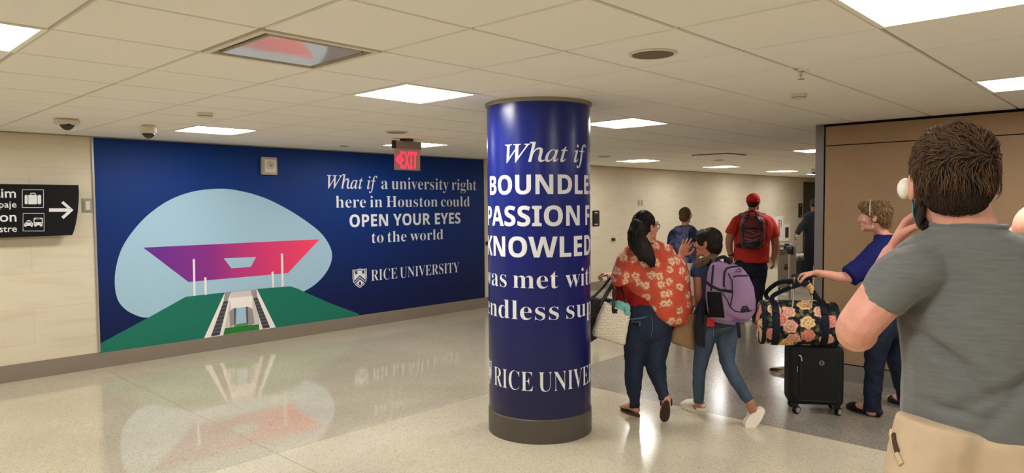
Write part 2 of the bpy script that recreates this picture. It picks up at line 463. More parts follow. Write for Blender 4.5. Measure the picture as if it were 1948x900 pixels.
for (i, j) in LIT:
    c = Vector((GX+(i+.5)*T, GY+(j+.5)*T, CEIL))
    if c.x > x1-.4 or c.y < y0+.4 or c.x < x0+.3: continue
    lab = where.get((i, j), 'lit square ceiling light added out of the picture for illumination')  # unlisted ones are unseen lights, added to the grid for illumination
    if tro is None:
        tro = t = thing('ceiling_light', c, lab, 'ceiling light', 'lit troffers in the tile ceiling')
        h = T/2-.004
        bm = NB()
        for a, b in (((-h,-h),(h,-h+.022)), ((-h,h-.022),(h,h)), ((-h,-h+.022),(-h+.022,h-.022)), ((h-.022,-h+.022),(h,h-.022))):
            box(bm, (a[0], a[1], -.004), (b[0], b[1], .05))
        box(bm, (-h, -h, .07), (h, h, .09))
        obj('frame', bm, M_REFL, t, world=False)
        g = h-.022
        for s in (-1, 1):
            bm = NB()
            quad(bm, [Vector((a, s*b, z)) for a, b, z in ((-g, g, .004), (g, g, .004), (g, .155, .045), (-g, .155, .045))][::s])
            obj('side_reflector', bm, M_LENS2, t, world=False)
        bm = NB()
        prof = [(-.15, .048), (-.145, .02), (-.12, .006), (-.06, .0), (.06, .0), (.12, .006), (.145, .02), (.15, .048)]
        for a, b in zip(prof[:-1], prof[1:]): quad(bm, [(-g, a[0], a[1]), (-g, b[0], b[1]), (g, b[0], b[1]), (g, a[0], a[1])])
        obj('lens', bm, M_LENS, t, world=False)
        for s in (-1, 1):
            bm = NB(); obox(bm, Vector((s*(g-.02), 0, .002)), X, Y, Z, .0012, .15, .004)
            obj('rib', bm, M_GREYP, t, world=False)
    else:
        t = tro.copy(); COL.objects.link(t); t.location = c; t['label'] = lab
        for ch in list(tro.children):
            d = ch.copy(); COL.objects.link(d); d.parent = t

# ------------------------------------------------------------------ plaque vent with a glossy face
c = Vector((GX-.5*T, GY-.5*T, CEIL)); t = thing('air_diffuser', c, 'square ceiling air vent with a shiny plate that mirrors the mural', 'air vent')
h = T/2-.004
bm = NB()
for a, b in (((-h,-h),(h,-h+.03)), ((-h,h-.03),(h,h)), ((-h,-h+.03),(-h+.03,h-.03)), ((h-.03,-h+.03),(h,h-.03))): box(bm, (a[0], a[1], -.006), (b[0], b[1], .01))
obj('frame', bm, M_OFFW, t, world=False)
bm = NB(); g = h-.03
for a, b in (((-g,-g),(g,-g)), ((g,-g),(g,g)), ((g,g),(-g,g)), ((-g,g),(-g,-g))):
    quad(bm, [(a[0], a[1], .01), (b[0], b[1], .01), (b[0]*.72, b[1]*.72, .13), (a[0]*.72, a[1]*.72, .13)])
quad(bm, [(-g*.72,-g*.72,.13), (-g*.72,g*.72,.13), (g*.72,g*.72,.13), (g*.72,-g*.72,.13)])
obj('throat', bm, mat('vent_throat', (96, 88, 80), .35, .5, metal=.3), t, world=False)
bm = NB(); g = .232
box(bm, (-g, -g, -.004), (g, g, .012)); bmesh.ops.bevel(bm, geom=[e for e in bm.edges], offset=.003, segments=2, affect='EDGES')
obj('plate', bm, mat('gloss_plate', (214, 206, 198), .03, 1.0, coat=.6), t, world=False)
bm = NB()
for a in (-1, 1):
    for b in (-1, 1): box(bm, (a*.16-.006, b*.16-.006, .012), (a*.16+.006, b*.16+.006, .13))
obj('hanger', bm, M_GREYP, t, world=False)

# ------------------------------------------------------------------ round things in the ceiling
def ceil_at(px, py): return onz(px, py, CEIL)
c = ceil_at(1242, 102); t = thing('ceiling_speaker', c, 'round flush ceiling speaker right of the blue column top', 'speaker')
bm = NB(); lathe(bm, Vector(), [(.118, 0), (.118, -.005), (.108, -.009), (.1, -.006), (.1, 0)], 48); obj('rim', bm, M_OFFW, t, True, world=False)
bm = NB(); lathe(bm, Vector((0, 0, -.0045)), [(0, 0), (.101, 0), (.101, -.002), (0, -.0035)], 48); obj('grille', bm, mat('grille', (122, 112, 98), .7, .2, bump=.6, bscale=700), t, 40, world=False)
def detector(px, py, r, lab, name='smoke_detector', cat='smoke detector', body=M_OFFW, dark=M_GREYP):
    t = thing(name, ceil_at(px, py), lab, cat)
    bm = NB(); lathe(bm, Vector(), [(r, 0), (r, -.012), (r*.85, -.02), (r*.8, -.03), (r*.55, -.036), (0, -.037)], 28); obj('housing', bm, body, t, 40, world=False)
    bm = NB(); lathe(bm, Vector((0, 0, -.021)), [(r*.87, 0), (r*.87, -.006), (r*.6, -.006), (r*.6, 0)], 28); obj('slot_ring', bm, dark, t, 40, world=False)
detector(390, 215, .062, 'round smoke detector on the ceiling above the pale egg of the mural')
detector(1520, 179, .052, 'round smoke detector on the ceiling above the grey jamb')
t = thing('sprinkler_head', ceil_at(1524, 134), 'small white sprinkler head on a tile joint, upper right', 'sprinkler')
bm = NB(); lathe(bm, Vector(), [(.04, 0), (.04, -.003), (.02, -.006), (.018, 0)], 24); obj('escutcheon', bm, M_WHITE, t, 40, world=False)
bm = NB(); lathe(bm, Vector(), [(.009, 0), (.009, -.03), (.004, -.032), (.004, -.045), (.02, -.046), (.02, -.048), (0, -.049)], 16); obj('deflector', bm, M_CHROME, t, 40, world=False)
def vent_round(px, py, r, lab):
    t = thing('ceiling_disc', ceil_at(px, py), lab, 'ceiling fitting')
    bm = NB(); lathe(bm, Vector(), [(r, 0), (r, -.006), (r*.9, -.01), (0, -.011)], 32); obj('rim', bm, M_OFFW, t, 40, world=False)
    bm = NB(); lathe(bm, Vector((0, 0, -.0105)), [(0, 0), (r*.84, 0), (r*.84, -.002), (0, -.003)], 32); obj('cover', bm, mat('disc_cover', (150, 138, 120), .7, .2), t, 40, world=False)
vent_round(755, 250.5, .115, 'round flush speaker disc on the ceiling above the exit sign')
vent_round(655, 277, .062, 'small disc at the ceiling edge left of the exit sign')
vent_round(1150, 297, .115, 'round disc on the far ceiling just right of the column')
vent_round(1368, 304, .085, 'small round disc on the far ceiling below the dark square vent')
# far square vent, dark slots
c = ceil_at(1368, 294.5); t = thing('air_vent', c, 'far square ceiling vent showing two dark slots', 'air vent')
bm = NB()
for a, b in (((-.3,-.3),(.3,-.285)), ((-.3,.285),(.3,.3)), ((-.3,-.285),(-.285,.285)), ((.285,-.285),(.3,.285))): box(bm, (a[0], a[1], -.010), (b[0], b[1], .002))
obj('frame', bm, M_BLACK, t, world=False)
bm = NB(); box(bm, (-.283, -.283, -.016), (.283, .283, -.002)); obj('plate', bm, M_TILE, t, world=False)
# dome cameras
def dome(px, py, lab, tall):
    t = thing('dome_camera', ceil_at(px, py), lab, 'security camera')
    bm = NB()
    if tall: lathe(bm, Vector(), [(.055, 0), (.055, -.012), (.068, -.02), (.07, -.062), (.062, -.075), (.05, -.078)], 32)
    else:
        box(bm, (-.085, -.065, -.052), (.085, .065, 0)); bmesh.ops.bevel(bm, geom=list(bm.edges), offset=.014, segments=3, affect='EDGES')
    obj('housing', bm, M_OFFW, t, 40, world=False)
    z = -.07 if tall else -.045
    bm = NB(); sell(bm, Vector((0, 0, z)), X, Y, Z, .05, .05, .05, nu=24, nv=14); obj('dome', bm, mat('dome_glass', (12, 12, 16), .06, .7), t, True, world=False)
    bm = NB(); lathe(bm, Vector((0, 0, z-.012)), [(.047, .012), (.054, .01), (.054, -.004), (.049, -.006)], 28); obj('ring', bm, M_BLACK, t, 40, world=False)
dome(127, 226, 'leftmost white security camera with a dark dome, above the directional sign', False)
dome(282, 238, 'white security camera with a dark dome at the top left of the mural', True)
dome(1549, 321, 'tiny far security camera by the grey jamb of the brown wall', True)

# ------------------------------------------------------------------ exit sign hanging from the ceiling
c = ceil_at(774, 264.5); t = thing('exit_sign', c, 'glowing red exit sign hanging from the ceiling in front of the mural', 'exit sign')
sw = .185
bm = NB(); lathe(bm, Vector(), [(.0, 0), (.075, 0), (.085, -.012), (.075, -.026), (.0, -.027)], 6); obj('canopy', bm, M_BLACK, t, world=False)
bm = NB(); box(bm, (-sw+.012, -.03, -.108), (sw-.004, .03, -.026)); obj('housing', bm, mat('exit_housing', (150, 140, 130), .4, .5, metal=.3), t, world=False)
bm = NB(); box(bm, (-sw, -.032, -.11), (-sw+.012, .032, -.024)); obj('end_cap', bm, M_BLACK, t, world=False)
gm = mat('edge_lit_acrylic', (196, 150, 140), .12, .5, emit=(1, .25, .2), estr=.06); gm.node_tree.nodes['Principled BSDF'].inputs['Alpha'].default_value = .7
bm = NB(); box(bm, (-sw+.01, -.004, -.345), (sw-.006, .004, -.108)); obj('acrylic_panel', bm, gm, t, world=False)
M_RED = mat('exit_red', (255, 40, 60), .5, emit=(1, .03, .09), estr=1.6)
bm, tw = text_bm([(t_sans('EXIT'), .0)]); chh = capheight(t_sans('H'), 0)
sc = .2/tw
for v in bm.verts: v.co = Vector((-.095+v.co.x*sc*1.15, -.0055, -.325+v.co.y/chh*.185))
obj('lettering', bm, M_RED, t, world=False)
bm = NB(); prism(bm, [Vector(p) for p in ((-.165, -.0055, -.23), (-.12, -.0055, -.18), (-.105, -.0055, -.18), (-.14, -.0055, -.23), (-.105, -.0055, -.28), (-.12, -.0055, -.28))], Vector((0, -.0005, 0))); obj('arrow', bm, M_RED, t, world=False)
# ------------------------------------------------------------------ mural on the left wall
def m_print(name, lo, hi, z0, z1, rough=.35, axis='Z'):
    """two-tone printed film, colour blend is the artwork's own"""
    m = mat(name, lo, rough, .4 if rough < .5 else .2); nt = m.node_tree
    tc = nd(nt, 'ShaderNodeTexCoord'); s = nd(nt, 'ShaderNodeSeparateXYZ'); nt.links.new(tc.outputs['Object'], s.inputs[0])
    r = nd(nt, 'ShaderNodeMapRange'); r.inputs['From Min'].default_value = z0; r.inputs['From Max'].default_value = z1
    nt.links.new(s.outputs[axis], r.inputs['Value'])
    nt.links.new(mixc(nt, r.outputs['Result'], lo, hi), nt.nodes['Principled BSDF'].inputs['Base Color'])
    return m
MX0, MX1, MZ0, MZ1 = 2.252, 7.832, .168, 2.396
mu = thing('wall_mural', ((MX0+MX1)/2, YW, MZ0), 'large navy blue mural with a pale egg shape, a purple roof and a white slogan', 'mural')
YF = YW-.012
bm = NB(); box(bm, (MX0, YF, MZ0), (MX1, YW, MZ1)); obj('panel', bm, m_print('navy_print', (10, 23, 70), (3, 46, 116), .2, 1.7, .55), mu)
bm = NB(); box(bm, (MX0-.018, YF-.006, MZ0), (MX0, YW, CEIL-.012)); box(bm, (MX1, YF-.006, MZ0), (MX1+.014, YW, CEIL-.012)); obj('edge_trim', bm, mat('alu_edge', (170, 162, 150), .35, .5, metal=.4), mu)
def Q2(zx, zy): return (200+zx/1.956, 240+zy/1.956)
def wp(x, y, lift): return ony(x, y, YF-lift)
def smoothclosed(P, sub=6):
    n = len(P); out = []
    for i in range(n):
        a, b, c, d = P[i-1], P[i], P[(i+1)%n], P[(i+2)%n]
        for k in range(sub):
            t = k/sub
            out.append(tuple(.5*(2*b[q]+(-a[q]+c[q])*t+(2*a[q]-5*b[q]+4*c[q]-d[q])*t*t+(-a[q]+3*b[q]-3*c[q]+d[q])*t**3) for q in (0, 1)))
    return out
egg = smoothclosed([(435,233),(330,243),(240,275),(160,330),(100,395),(60,460),(40,530),(36,590),(45,640),(65,672),(100,697),(160,713),(300,700),(450,690),(600,670),(690,640),(735,618),(780,590),(815,555),(838,515),(844,475),(830,435),(800,395),(750,355),(680,310),(600,270),(520,245)])
cols = [(158,192,214), (18,110,92), (132,44,132), (236,232,228), (206,198,196), (92,88,96), (56,54,62), (70,150,66), (38,118,52), (150,140,146)]
mats = [mat('art_%s' % n, c, .4, .35) for n, c in zip(('sky','green','roof','white','blush','greypost','stair','grasslight','grass','shade'), cols)]
nt = mats[2].node_tree; tc = nd(nt, 'ShaderNodeTexCoord'); s = nd(nt, 'ShaderNodeSeparateXYZ'); nt.links.new(tc.outputs['Object'], s.inputs[0])
r = nd(nt, 'ShaderNodeMapRange'); r.inputs['From Min'].default_value = -2.4; r.inputs['From Max'].default_value = -.2; nt.links.new(s.outputs['X'], r.inputs['Value'])
rr = ramp(nt, [(0, (92, 40, 142)), (.35, (132, 44, 132)), (.7, (214, 58, 112)), (1, (244, 70, 104))]); nt.links.new(r.outputs['Result'], rr.inputs['Fac']); nt.links.new(rr.outputs['Color'], nt.nodes['Principled BSDF'].inputs['Base Color'])
bm = NB()
def art(pts, mi, lay, raw=False): poly(bm, [wp(*(p if raw else Q2(*p)), .0006+lay*.0006) for p in pts][::1], mi)
art(egg, 0, 0)
art([(188,655),(282,604.5)]+[Q2(300,635),Q2(445,620),Q2(565,606),Q2(690,596),Q2(720,606),Q2(745,619),Q2(850,664),Q2(945,699)]+[(683,600.5),(520,624),(350,649),(190,672)], 1, 1, True)
art([(142,452),(798,421),(680,547),(310,580)], 2, 2)
art([(441,492),(562,487),(542,524),(470,529)], 0, 3)
for p in ([(326,495),(334,495),(336,631),(329,632)], [(369,563),(377,562),(378,627),(371,628)], [(619,542),(627,541),(629,600),(622,601)], [(654,475),(662,474),(664,597),(657,598)]): art(p, 3, 4)
art([(445,620),(565,607),(635,749),(368,789)], 3, 4)
art([(470,617),(540,610),(560,660),(575,735),(445,752),(440,780)], 4, 5)
art([(463,640),(548,632),(548,690),(472,700)], 3, 6)
art([(441,651),(459,649),(426,778),(393,783)], 5, 6)
art([(551,640),(567,637),(614,750),(587,754)], 5, 6)
for k in range(9):
    a, b = k/9+.03, k/9+.075
    L = lambda p, q, t: (p[0]+(q[0]-p[0])*t, p[1]+(q[1]-p[1])*t)
    art([L((441,651),(393,783),a), L((459,649),(426,778),a), L((459,649),(426,778),b), L((441,651),(393,783),b)], 6, 7)
    art([L((551,640),(587,754),a), L((567,637),(614,750),a), L((567,637),(614,750),b), L((551,640),(587,754),b)], 6, 7)
art([(446,619),(470,617),(455,650),(441,652)], 9, 7); art([(541,611),(563,608),(567,637),(551,640)], 9, 7)
art([(462,690),(480,676),(483,738),(465,748)], 9, 7); art([(531,672),(548,680),(556,735),(533,742)], 9, 7)
art([(487,677),(523,673),(526,733),(484,738)], 0, 8)
art([(479,678),(488,677),(486,737),(481,738)], 5, 9); art([(523,673),(531,672),(533,733),(526,734)], 5, 9)
art([(482,738),(532,731),(533,746),(480,752)], 7, 9)
art([(446,752),(485,747),(572,737),(574,757),(440,777)], 8, 10)
obj('illustration', bm, mats, mu)
# slogan
M_VINYL = mat('white_vinyl', (222, 224, 228), .45, .35)
def wall_line(runs, capch, xl, xr, yl_base, yr_base, ytop, name='lettering'):
    """runs laid from pixel xl to xr on the mural; baseline and cap top from the photo"""
    bm, tw = text_bm(runs)
    a, b, tp = ony(xl, yl_base, YF), ony(xr, yr_base, YF), ony(xl, ytop, YF)
    zb = (a.z+b.z)/2; ch = capheight(*capch); sx = (b.x-a.x)/tw; sz = (tp.z-a.z)/ch
    for v in bm.verts: v.co = Vector((a.x+v.co.x*sx, YF-.0016, zb+v.co.y*sz))
    obj(name, bm, M_VINYL, mu)
def Q3(zx, zy): return (580+zx/2.5, 260+zy/2.5)
OF = -.011
HS = (t_serif('H'), OF)
wall_line([(t_it('What'), 0.003), (t_it('if'), 0.003), (t_serif('a'), OF), (t_serif('university'), OF), (t_serif('right'), OF)], (t_it('W'), .003), 622, 906, 359, 361.5, 333.6)
wall_line([(t_serif(s), OF) for s in ('here', 'in', 'Houston', 'could')], HS, 638.6, 893.5, 394, 393.8, 371.5)
wall_line([(t_sans(s), 0.004) for s in ('OPEN', 'YOUR', 'EYES')], (t_sans('H'), .004), 665, 876, 431, 426, 407.4)
wall_line([(t_serif(s), OF) for s in ('to', 'the', 'world')], HS, 707, 843, 461, 456.5, 440)
wall_line([(t_serif(s), -.013) for s in ('RICE', 'UNIVERSITY')], (t_serif('H'), -.013), 706, 873.5, 533.5, 519, 512.5)
# shield
M_NAVY = mat('emblem_navy', (18, 26, 74), .45, .35)
def emblem(mapf, parent):
    """mapf(u, v, lift): u 0..1 across, v 0 top..1 bottom"""
    bm = NB()
    def sh(k, lift, mi):
        o = [(0,.03),(.25,.05),(.5,0),(.75,.05),(1,.03),(1,.5),(.95,.68),(.8,.84),(.5,1.0),(.2,.84),(.05,.68),(0,.5)]
        poly(bm, [mapf(.5+(u-.5)*k, .47+(v-.47)*k, lift) for u, v in o], mi)
    sh(1, .001, 0); sh(.9, .0014, 1); sh(.82, .0018, 0)
    for d in (0, .13):
        poly(bm, [mapf(u, v+d, .0022) for u, v in ((.12,.60),(.5,.34),(.88,.60),(.88,.68),(.5,.42),(.12,.68))], 1)
    for cu, cv in ((.25,.2),(.75,.2),(.5,.76)):
        poly(bm, [mapf(cu+a*.1, cv+b*.09, .0022) for a, b in ((-.6,-1),(0,-.7),(.6,-1),(.8,-.2),(.6,.6),(.9,1),(.1,.8),(-.9,1),(-.6,.6),(-.8,-.2))], 1)
    obj('emblem', bm, [M_VINYL, M_NAVY], parent)
sa, sb = ony(670.5, 512, YF), ony(698, 546.5, YF)
emblem(lambda u, v, l: Vector((sa.x+(sb.x-sa.x)*u, YF-l, sa.z+(sb.z-sa.z)*v)), mu)

# ------------------------------------------------------------------ column
CX, CY, CR = 3.8787, 3.4088, .3797
co = thing('round_column', (CX, CY, 0), 'round navy blue column printed with white slogan lettering', 'column', rz=0)
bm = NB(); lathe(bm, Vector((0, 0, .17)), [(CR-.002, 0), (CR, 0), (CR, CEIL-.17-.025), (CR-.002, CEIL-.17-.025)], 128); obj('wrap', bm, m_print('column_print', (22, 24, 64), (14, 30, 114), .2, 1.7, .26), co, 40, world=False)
bm = NB(); lathe(bm, Vector(), [(CR+.006, 0), (CR+.006, .166), (CR+.001, .171), (CR-.003, .171)], 128); obj('base_band', bm, mat('column_base', (78, 72, 64), .45, .4), co, 40, world=False)
bm = NB(); lathe(bm, Vector((0, 0, CEIL-.026)), [(CR-.01, -.002), (CR+.004, 0), (CR+.012, .012), (CR+.012, .026), (CR-.01, .026)], 96); obj('top_collar', bm, mat('collar', (136, 126, 108), .5, .4), co, 40, world=False)
TH0 = math.atan2(-CY, -CX)
def colhit(px, py):
    d = ray(px, py); a = d.x*d.x+d.y*d.y; b = -(d.x*CX+d.y*CY); c = CX*CX+CY*CY-CR*CR
    q = b*b-a*c
    t = (-b-math.sqrt(max(q, 0)))/a
    p = EYE+d*t
    return (math.atan2(p.y-CY, p.x-CX)-TH0+math.pi) % (2*math.pi)-math.pi, p.z   # grows to the right? sign checked below
def cyl(s, z, lift): # s: arc length from the point facing the camera, to the right in the picture
    th = TH0+s/CR
    return Vector((CX+(CR+lift)*math.cos(th), CY+(CR+lift)*math.sin(th), z))
def bend(bm, lift):
    xs = [v.co.x for v in bm.verts]; a, b = min(xs), max(xs); k = a+.012
    while k < b:
        bmesh.ops.bisect_plane(bm, geom=bm.verts[:]+bm.edges[:]+bm.faces[:], plane_co=(k, 0, 0), plane_no=(1, 0, 0), dist=1e-6)
        k += .015
    for v in bm.verts: v.co = cyl(v.co.x, v.co.z, lift)
    return bm
def col_line(runs, capch, s0, s1, zb, ch):
    bm, tw = text_bm(runs); k = (s1-s0)/tw; kz = ch/capheight(*capch)
    for v in bm.verts: v.co = Vector((s0+v.co.x*k, 0, zb+v.co.y*kz))
    obj('lettering', bend(bm, .0016), M_VINYL, co)
def arc(px, py):
    th, z = colhit(px, py); return th*CR, z
def col_fit(runs, capch, xl, xr, frac, ybase, ytop, xm=1026):
    """frac: share of the line's width lying between pixels xl and xr"""
    s0, s1 = arc(xl, ybase)[0], arc(xr, ybase)[0]
    zb, zt = arc(xm, ybase)[1], arc(xm, ytop)[1]
    col_line(runs, capch, s0, s0+(s1-s0)/frac, zb, zt-zb)
def width(runs):
    b, tw = text_bm(runs); b.free(); return tw
SB = lambda s: (t_sans(s), .006)
SR = lambda s: (t_serif(s), -.010)
def partial(shown, full): return width(shown)/width(full)
l1 = [(t_it('What'), .004), (t_it('if'), .004)]
col_fit(l1+[SR('a')], (t_it('W'), .004), 961, 1114, partial(l1, l1+[SR('a')]), 307.5, 273)
col_fit([SB('BOUNDLESS')], SB('H'), 932.5, 1108, partial([SB('BOUNDL')], [SB('BOUNDLESS')]), 369, 332)
col_fit([SB('PASSION'), SB('FOR')], SB('H'), 929, 1102.5, partial([SB('PASSION')], [SB('PASSION'), SB('FOR')]), 430, 391.5)
col_fit([SB('KNOWLEDGE')], SB('H'), 929, 1107, partial([SB('KNOWLE')], [SB('KNOWLEDGE')]), 489.5, 450.5)
wd = [SR('was'), SR('met'), SR('with')]
col_fit(wd, SR('h'), 974.5, 1062, partial([SR('met')], wd), 549, 514) if False else None
s_m0, s_m1 = arc(976, 549)[0], arc(1062, 549)[0]; kk = (s_m1-s_m0)/width([SR('met')])
s0 = s_m0-kk*(width([SR('was'), SR('met')])-width([SR('met')])); zb = arc(1026, 549)[1]; hh = arc(1026, 514)[1]-zb
col_line(wd, SR('h'), s0, s0+kk*width(wd), zb, hh)
wd = [SR('endless'), SR('support')]
s_m0, s_m1 = arc(929.5, 608)[0], arc(1063, 608)[0]; kk = (s_m1-s_m0)/width([SR('endless')]); zb = arc(1010, 609)[1]; hh = arc(1010, 573)[1]-zb
col_line(wd, SR('h'), s_m0, s_m0+kk*width(wd), zb, hh)
ST = lambda s: (t_serif(s), -.013)
wd = [ST('RICE'), ST('UNIVERSITY')]
s_m0, s_m1 = arc(941, 742)[0], arc(1014, 744)[0]; kk = (s_m1-s_m0)/width([ST('RICE')]); zb = arc(1020, 745)[1]; hh = arc(1020, 708.5)[1]-zb
col_line(wd, ST('H'), s_m0, s_m0+kk*width(wd), zb, hh)
ss = s_m0-.045; zt_ = arc(1020, 700)[1]; zb_ = arc(1020, 752)[1]
def shmap(u, v, l): return cyl(ss-.16*(1-u), zt_+(zb_-zt_)*v, l+.0006)
emblem(shmap, co)

# ------------------------------------------------------------------ directional sign on the left
SGN = thing('directional_sign', (1.3, YW, 1.38), 'black directional sign with white suitcase, taxi and bus symbols and an arrow', 'sign')
YS = YW-.13
def sp(px, py, l=0.0): return ony(px, py, YS-l)
bm = NB()
edge = [(149.5,352),(150.2,366),(149.8,384),(148.2,402),(145.5,420),(142,436),(137.5,447.5)]
E_ = [sp(*e) for e in edge]; zt, zb = E_[0].z, E_[-1].z
zt = zb+.52 if zt-zb < .4 else zt
xl = .35
pts = [Vector((xl, YS, zb))]+[Vector((e.x, YS, zb+(E_[0].z-zb)*0+e.z-zb)) for e in E_[::-1]]+[Vector((xl, YS, E_[0].z))]
prism(bm, pts, Vector((0, .03, 0))); obj('face_panel', bm, mat('sign_black', (9, 9, 10), .55, .2), SGN)
bm = NB(); xr = E_[-1].x
box(bm, (xl, YS+.03, zb+.02), (xr-.03, YW, E_[0].z-.03))
prism(bm, [Vector((xl, YS+.03, zb-.03)), Vector((xr-.06, YS+.03, zb+.0)), Vector((xr-.06, YS+.03, zb+.03)), Vector((xl, YS+.03, zb+.03))], Vector((0, .095, 0)))
obj('back_housing', bm, mat('sign_grey', (136, 134, 130), .35, .5, metal=.3), SGN)
def sign_text(s, xr_px, yb, yt, ch, off):
    bm, tw = text_bm([(t_sans(s) if off is None else s, off or 0)])
    a, tp = sp(xr_px, yb), sp(xr_px, yt); k = (tp.z-a.z)/capheight(*ch)
    for v in bm.verts: v.co = Vector((a.x-(tw-v.co.x)*k*1.02, YS-.0012, a.z+v.co.y*k))
    obj('lettering', bm, M_VINYL, SGN)
sign_text('Claim', 30.5, 376, 364.4, ('x', .012), .012)
sign_text('equipaje', 31.5, 394.7, 386.8, ('x', .006), .006)
sign_text('Transportation', 31.5, 421.2, 409, ('x', .012), .012)
sign_text('terrestre', 32.3, 440.8, 432.8, ('x', .006), .006)
def Q7(zx, zy, l=.0014): return ony(zx/5.625, 320+zy/5.625, YS-l)
bm = NB()
for x0_, y0_, x1_, y1_ in ((236,228,467,423), (244,481,474,675)):
    e = 5
    for q in ((x0_,y0_,x1_,y0_+e), (x0_,y1_-e,x1_,y1_), (x0_,y0_,x0_+e,y1_), (x1_-e,y0_,x1_,y1_)):
        poly(bm, [Q7(q[0],q[1]), Q7(q[2],q[1]), Q7(q[2],q[3]), Q7(q[0],q[3])])
def rr_(a, b, c, d, r=8, l=.0014, mi=0):
    P = []
    for cx_, cy_, a0 in ((c-r, b+r, -90), (c-r, d-r, 0), (a+r, d-r, 90), (a+r, b+r, 180)):
        for k in range(5):
            an = math.radians(a0+k*22.5); P.append((cx_+r*math.cos(an), cy_+r*math.sin(an)))
    poly(bm, [Q7(x, y, l) for x, y in P], mi)
rr_(264, 286, 296, 386, 14); rr_(302, 286, 396, 386, 3); rr_(402, 286, 440, 386, 14)      # suitcase
for q in ((324,266,332,288), (372,266,380,288)): rr_(*q, 3)
rr_(324, 264, 380, 273, 4)
poly(bm, [Q7(*p) for p in ((258,605),(266,586),(276,582),(288,564),(332,564),(344,582),(352,590),(354,616),(258,616))])   # taxi
rr_(296, 556, 322, 566, 3); rr_(262, 612, 284, 626, 4); rr_(328, 612, 350, 626, 4)
poly(bm, [Q7(*p, .002) for p in ((281,582),(291,570),(329,570),(338,582))], 1); rr_(268, 594, 284, 602, 3, .002, 1); rr_(326, 594, 344, 602, 3, .002, 1)
rr_(360, 530, 458, 612, 16); rr_(368, 606, 390, 624, 4); rr_(430, 606, 452, 624, 4)      # bus
rr_(368, 546, 450, 578, 5, .002, 1); rr_(384, 534, 434, 541, 2, .002, 1); rr_(368, 590, 382, 600, 4, .002, 1); rr_(436, 590, 450, 600, 4, .002, 1)
obj('pictograms', bm, [M_VINYL, mat('sign_ink', (9, 9, 10), .55, .2)], SGN)
bm = NB()
for q in (((525,430),(752,430),(752,466),(525,466)), ((655,372),(678,352),(786,448),(742,448)), ((742,448),(786,448),(680,544),(657,520))): quad(bm, [Q7(*p) for p in q])
obj('arrow', bm, M_VINYL, SGN)

# ------------------------------------------------------------------ small wall fittings
def plate(px, py, w, h, d, y, name, label, cat, m=M_GREYP, parts=()):
    c = ony(px, py, y); t = thing(name, (c.x, y, c.z), label, cat)
    bm = NB(); box(bm, (-w/2, -d, -h/2), (w/2, 0, h/2)); bmesh.ops.bevel(bm, geom=list(bm.edges), offset=min(.006, d*.4), segments=2, affect='EDGES'); obj('plate', bm, m, t, 40, world=False)
    for nm, (a, b, c2, d2), dd, mm in parts:
        bm = NB(); box(bm, (a*w/2, -d-dd, b*h/2), (c2*w/2, -d+.002, d2*h/2)); obj(nm, bm, mm, t, world=False)
    return t
plate(166, 391, .1, .145, .008, YW, 'outlet_plate', 'grey metal wall plate between the directional sign and the mural', 'wall plate', mat('plate_steel', (150, 140, 124), .4, .5, metal=.4),
      (('frame', (-.72, -.78, .72, .78), .003, M_GREYP), ('rocker', (-.42, -.6, .42, .6), .007, M_OFFW)))
t = plate(510, 316, .2, .215, .045, YF, 'alarm_strobe', 'beige fire alarm strobe box on the blue mural', 'alarm', mat('strobe_beige', (176, 164, 146), .5), (('face', (-.7, -.72, .74, .72), .012, M_OFFW),))
bm = NB(); lathe(bm, Vector((.0, -.057, .005)), [(.05, 0), (.05, .006), (.035, .014), (0, .018)], 24, axis=-Y); obj('strobe_lens', bm, mat('strobe_lens', (196, 188, 172), .15, .6), t, True, world=False)
bm = NB(); lathe(bm, Vector((.0, -.071, .005)), [(.018, 0), (.016, .012), (0, .016)], 16, axis=-Y); obj('bulb', bm, M_GREYP, t, True, world=False)
def wsign(px, py, w, h, label):
    t = plate(px, py, w, h, .02, YW, 'door_sign', label, 'sign', M_BLACK)
    for z, tw_ in ((.36*h, .42), (-.38*h, .5)):
        bm, q = text_bm([('ooo' if z < 0 else 'oo', .01)])
        bm.free(); bm = NB()
        for k in range(5): box(bm, (-w*tw_/2+k*w*tw_/5, -.0215, z-.008), (-w*tw_/2+(k+.7)*w*tw_/5, -.0195, z+.008))
        obj('line', bm, M_VINYL, t, world=False)
wsign(1133, 415.5, .21, .3, 'small black room sign on the beige wall right of the column')
wsign(1522, 400.5, .28, .42, 'narrow black sign beside the far dark door')
for px, lab in ((1215, 'left half of the pair of small wall plates above the woman in the orange shawl'), (1221, 'right half of the pair of small wall plates above the woman in the orange shawl')):
    plate(px, 386, .07, .125, .008, YW, 'wall_plate', lab, 'wall plate', mat('small_plate', (168, 154, 128), .5), (('button', (-.4, -.5, .4, .5), .004, M_GREYP),))
c = ony(1165, 455.5, YW); t = thing('wall_stop', (c.x, YW, c.z), 'small dark knob on the beige wall left of the woman with the ponytail', 'knob')
bm = NB(); lathe(bm, Vector(), [(.035, 0), (.035, .008), (.018, .012), (.018, .03), (.032, .036), (.034, .055), (.02, .065), (0, .066)], 20, axis=-Y); obj('knob', bm, mat('bronze', (70, 58, 40), .4, .5, metal=.5), t, 40, world=False)
c = ony(921.5, 463, YW); t = thing('door_bumper', (c.x+.06, YW, c.z), 'small dark bumper on the wall at the right end of the mural', 'knob')
bm = NB(); lathe(bm, Vector(), [(.035, 0), (.035, .008), (.018, .012), (.018, .03), (.032, .036), (.034, .055), (.02, .065), (0, .066)], 20, axis=-Y); obj('knob', bm, mat('bronze_dark', (60, 50, 38), .4, .5, metal=.5), t, 40, world=False)
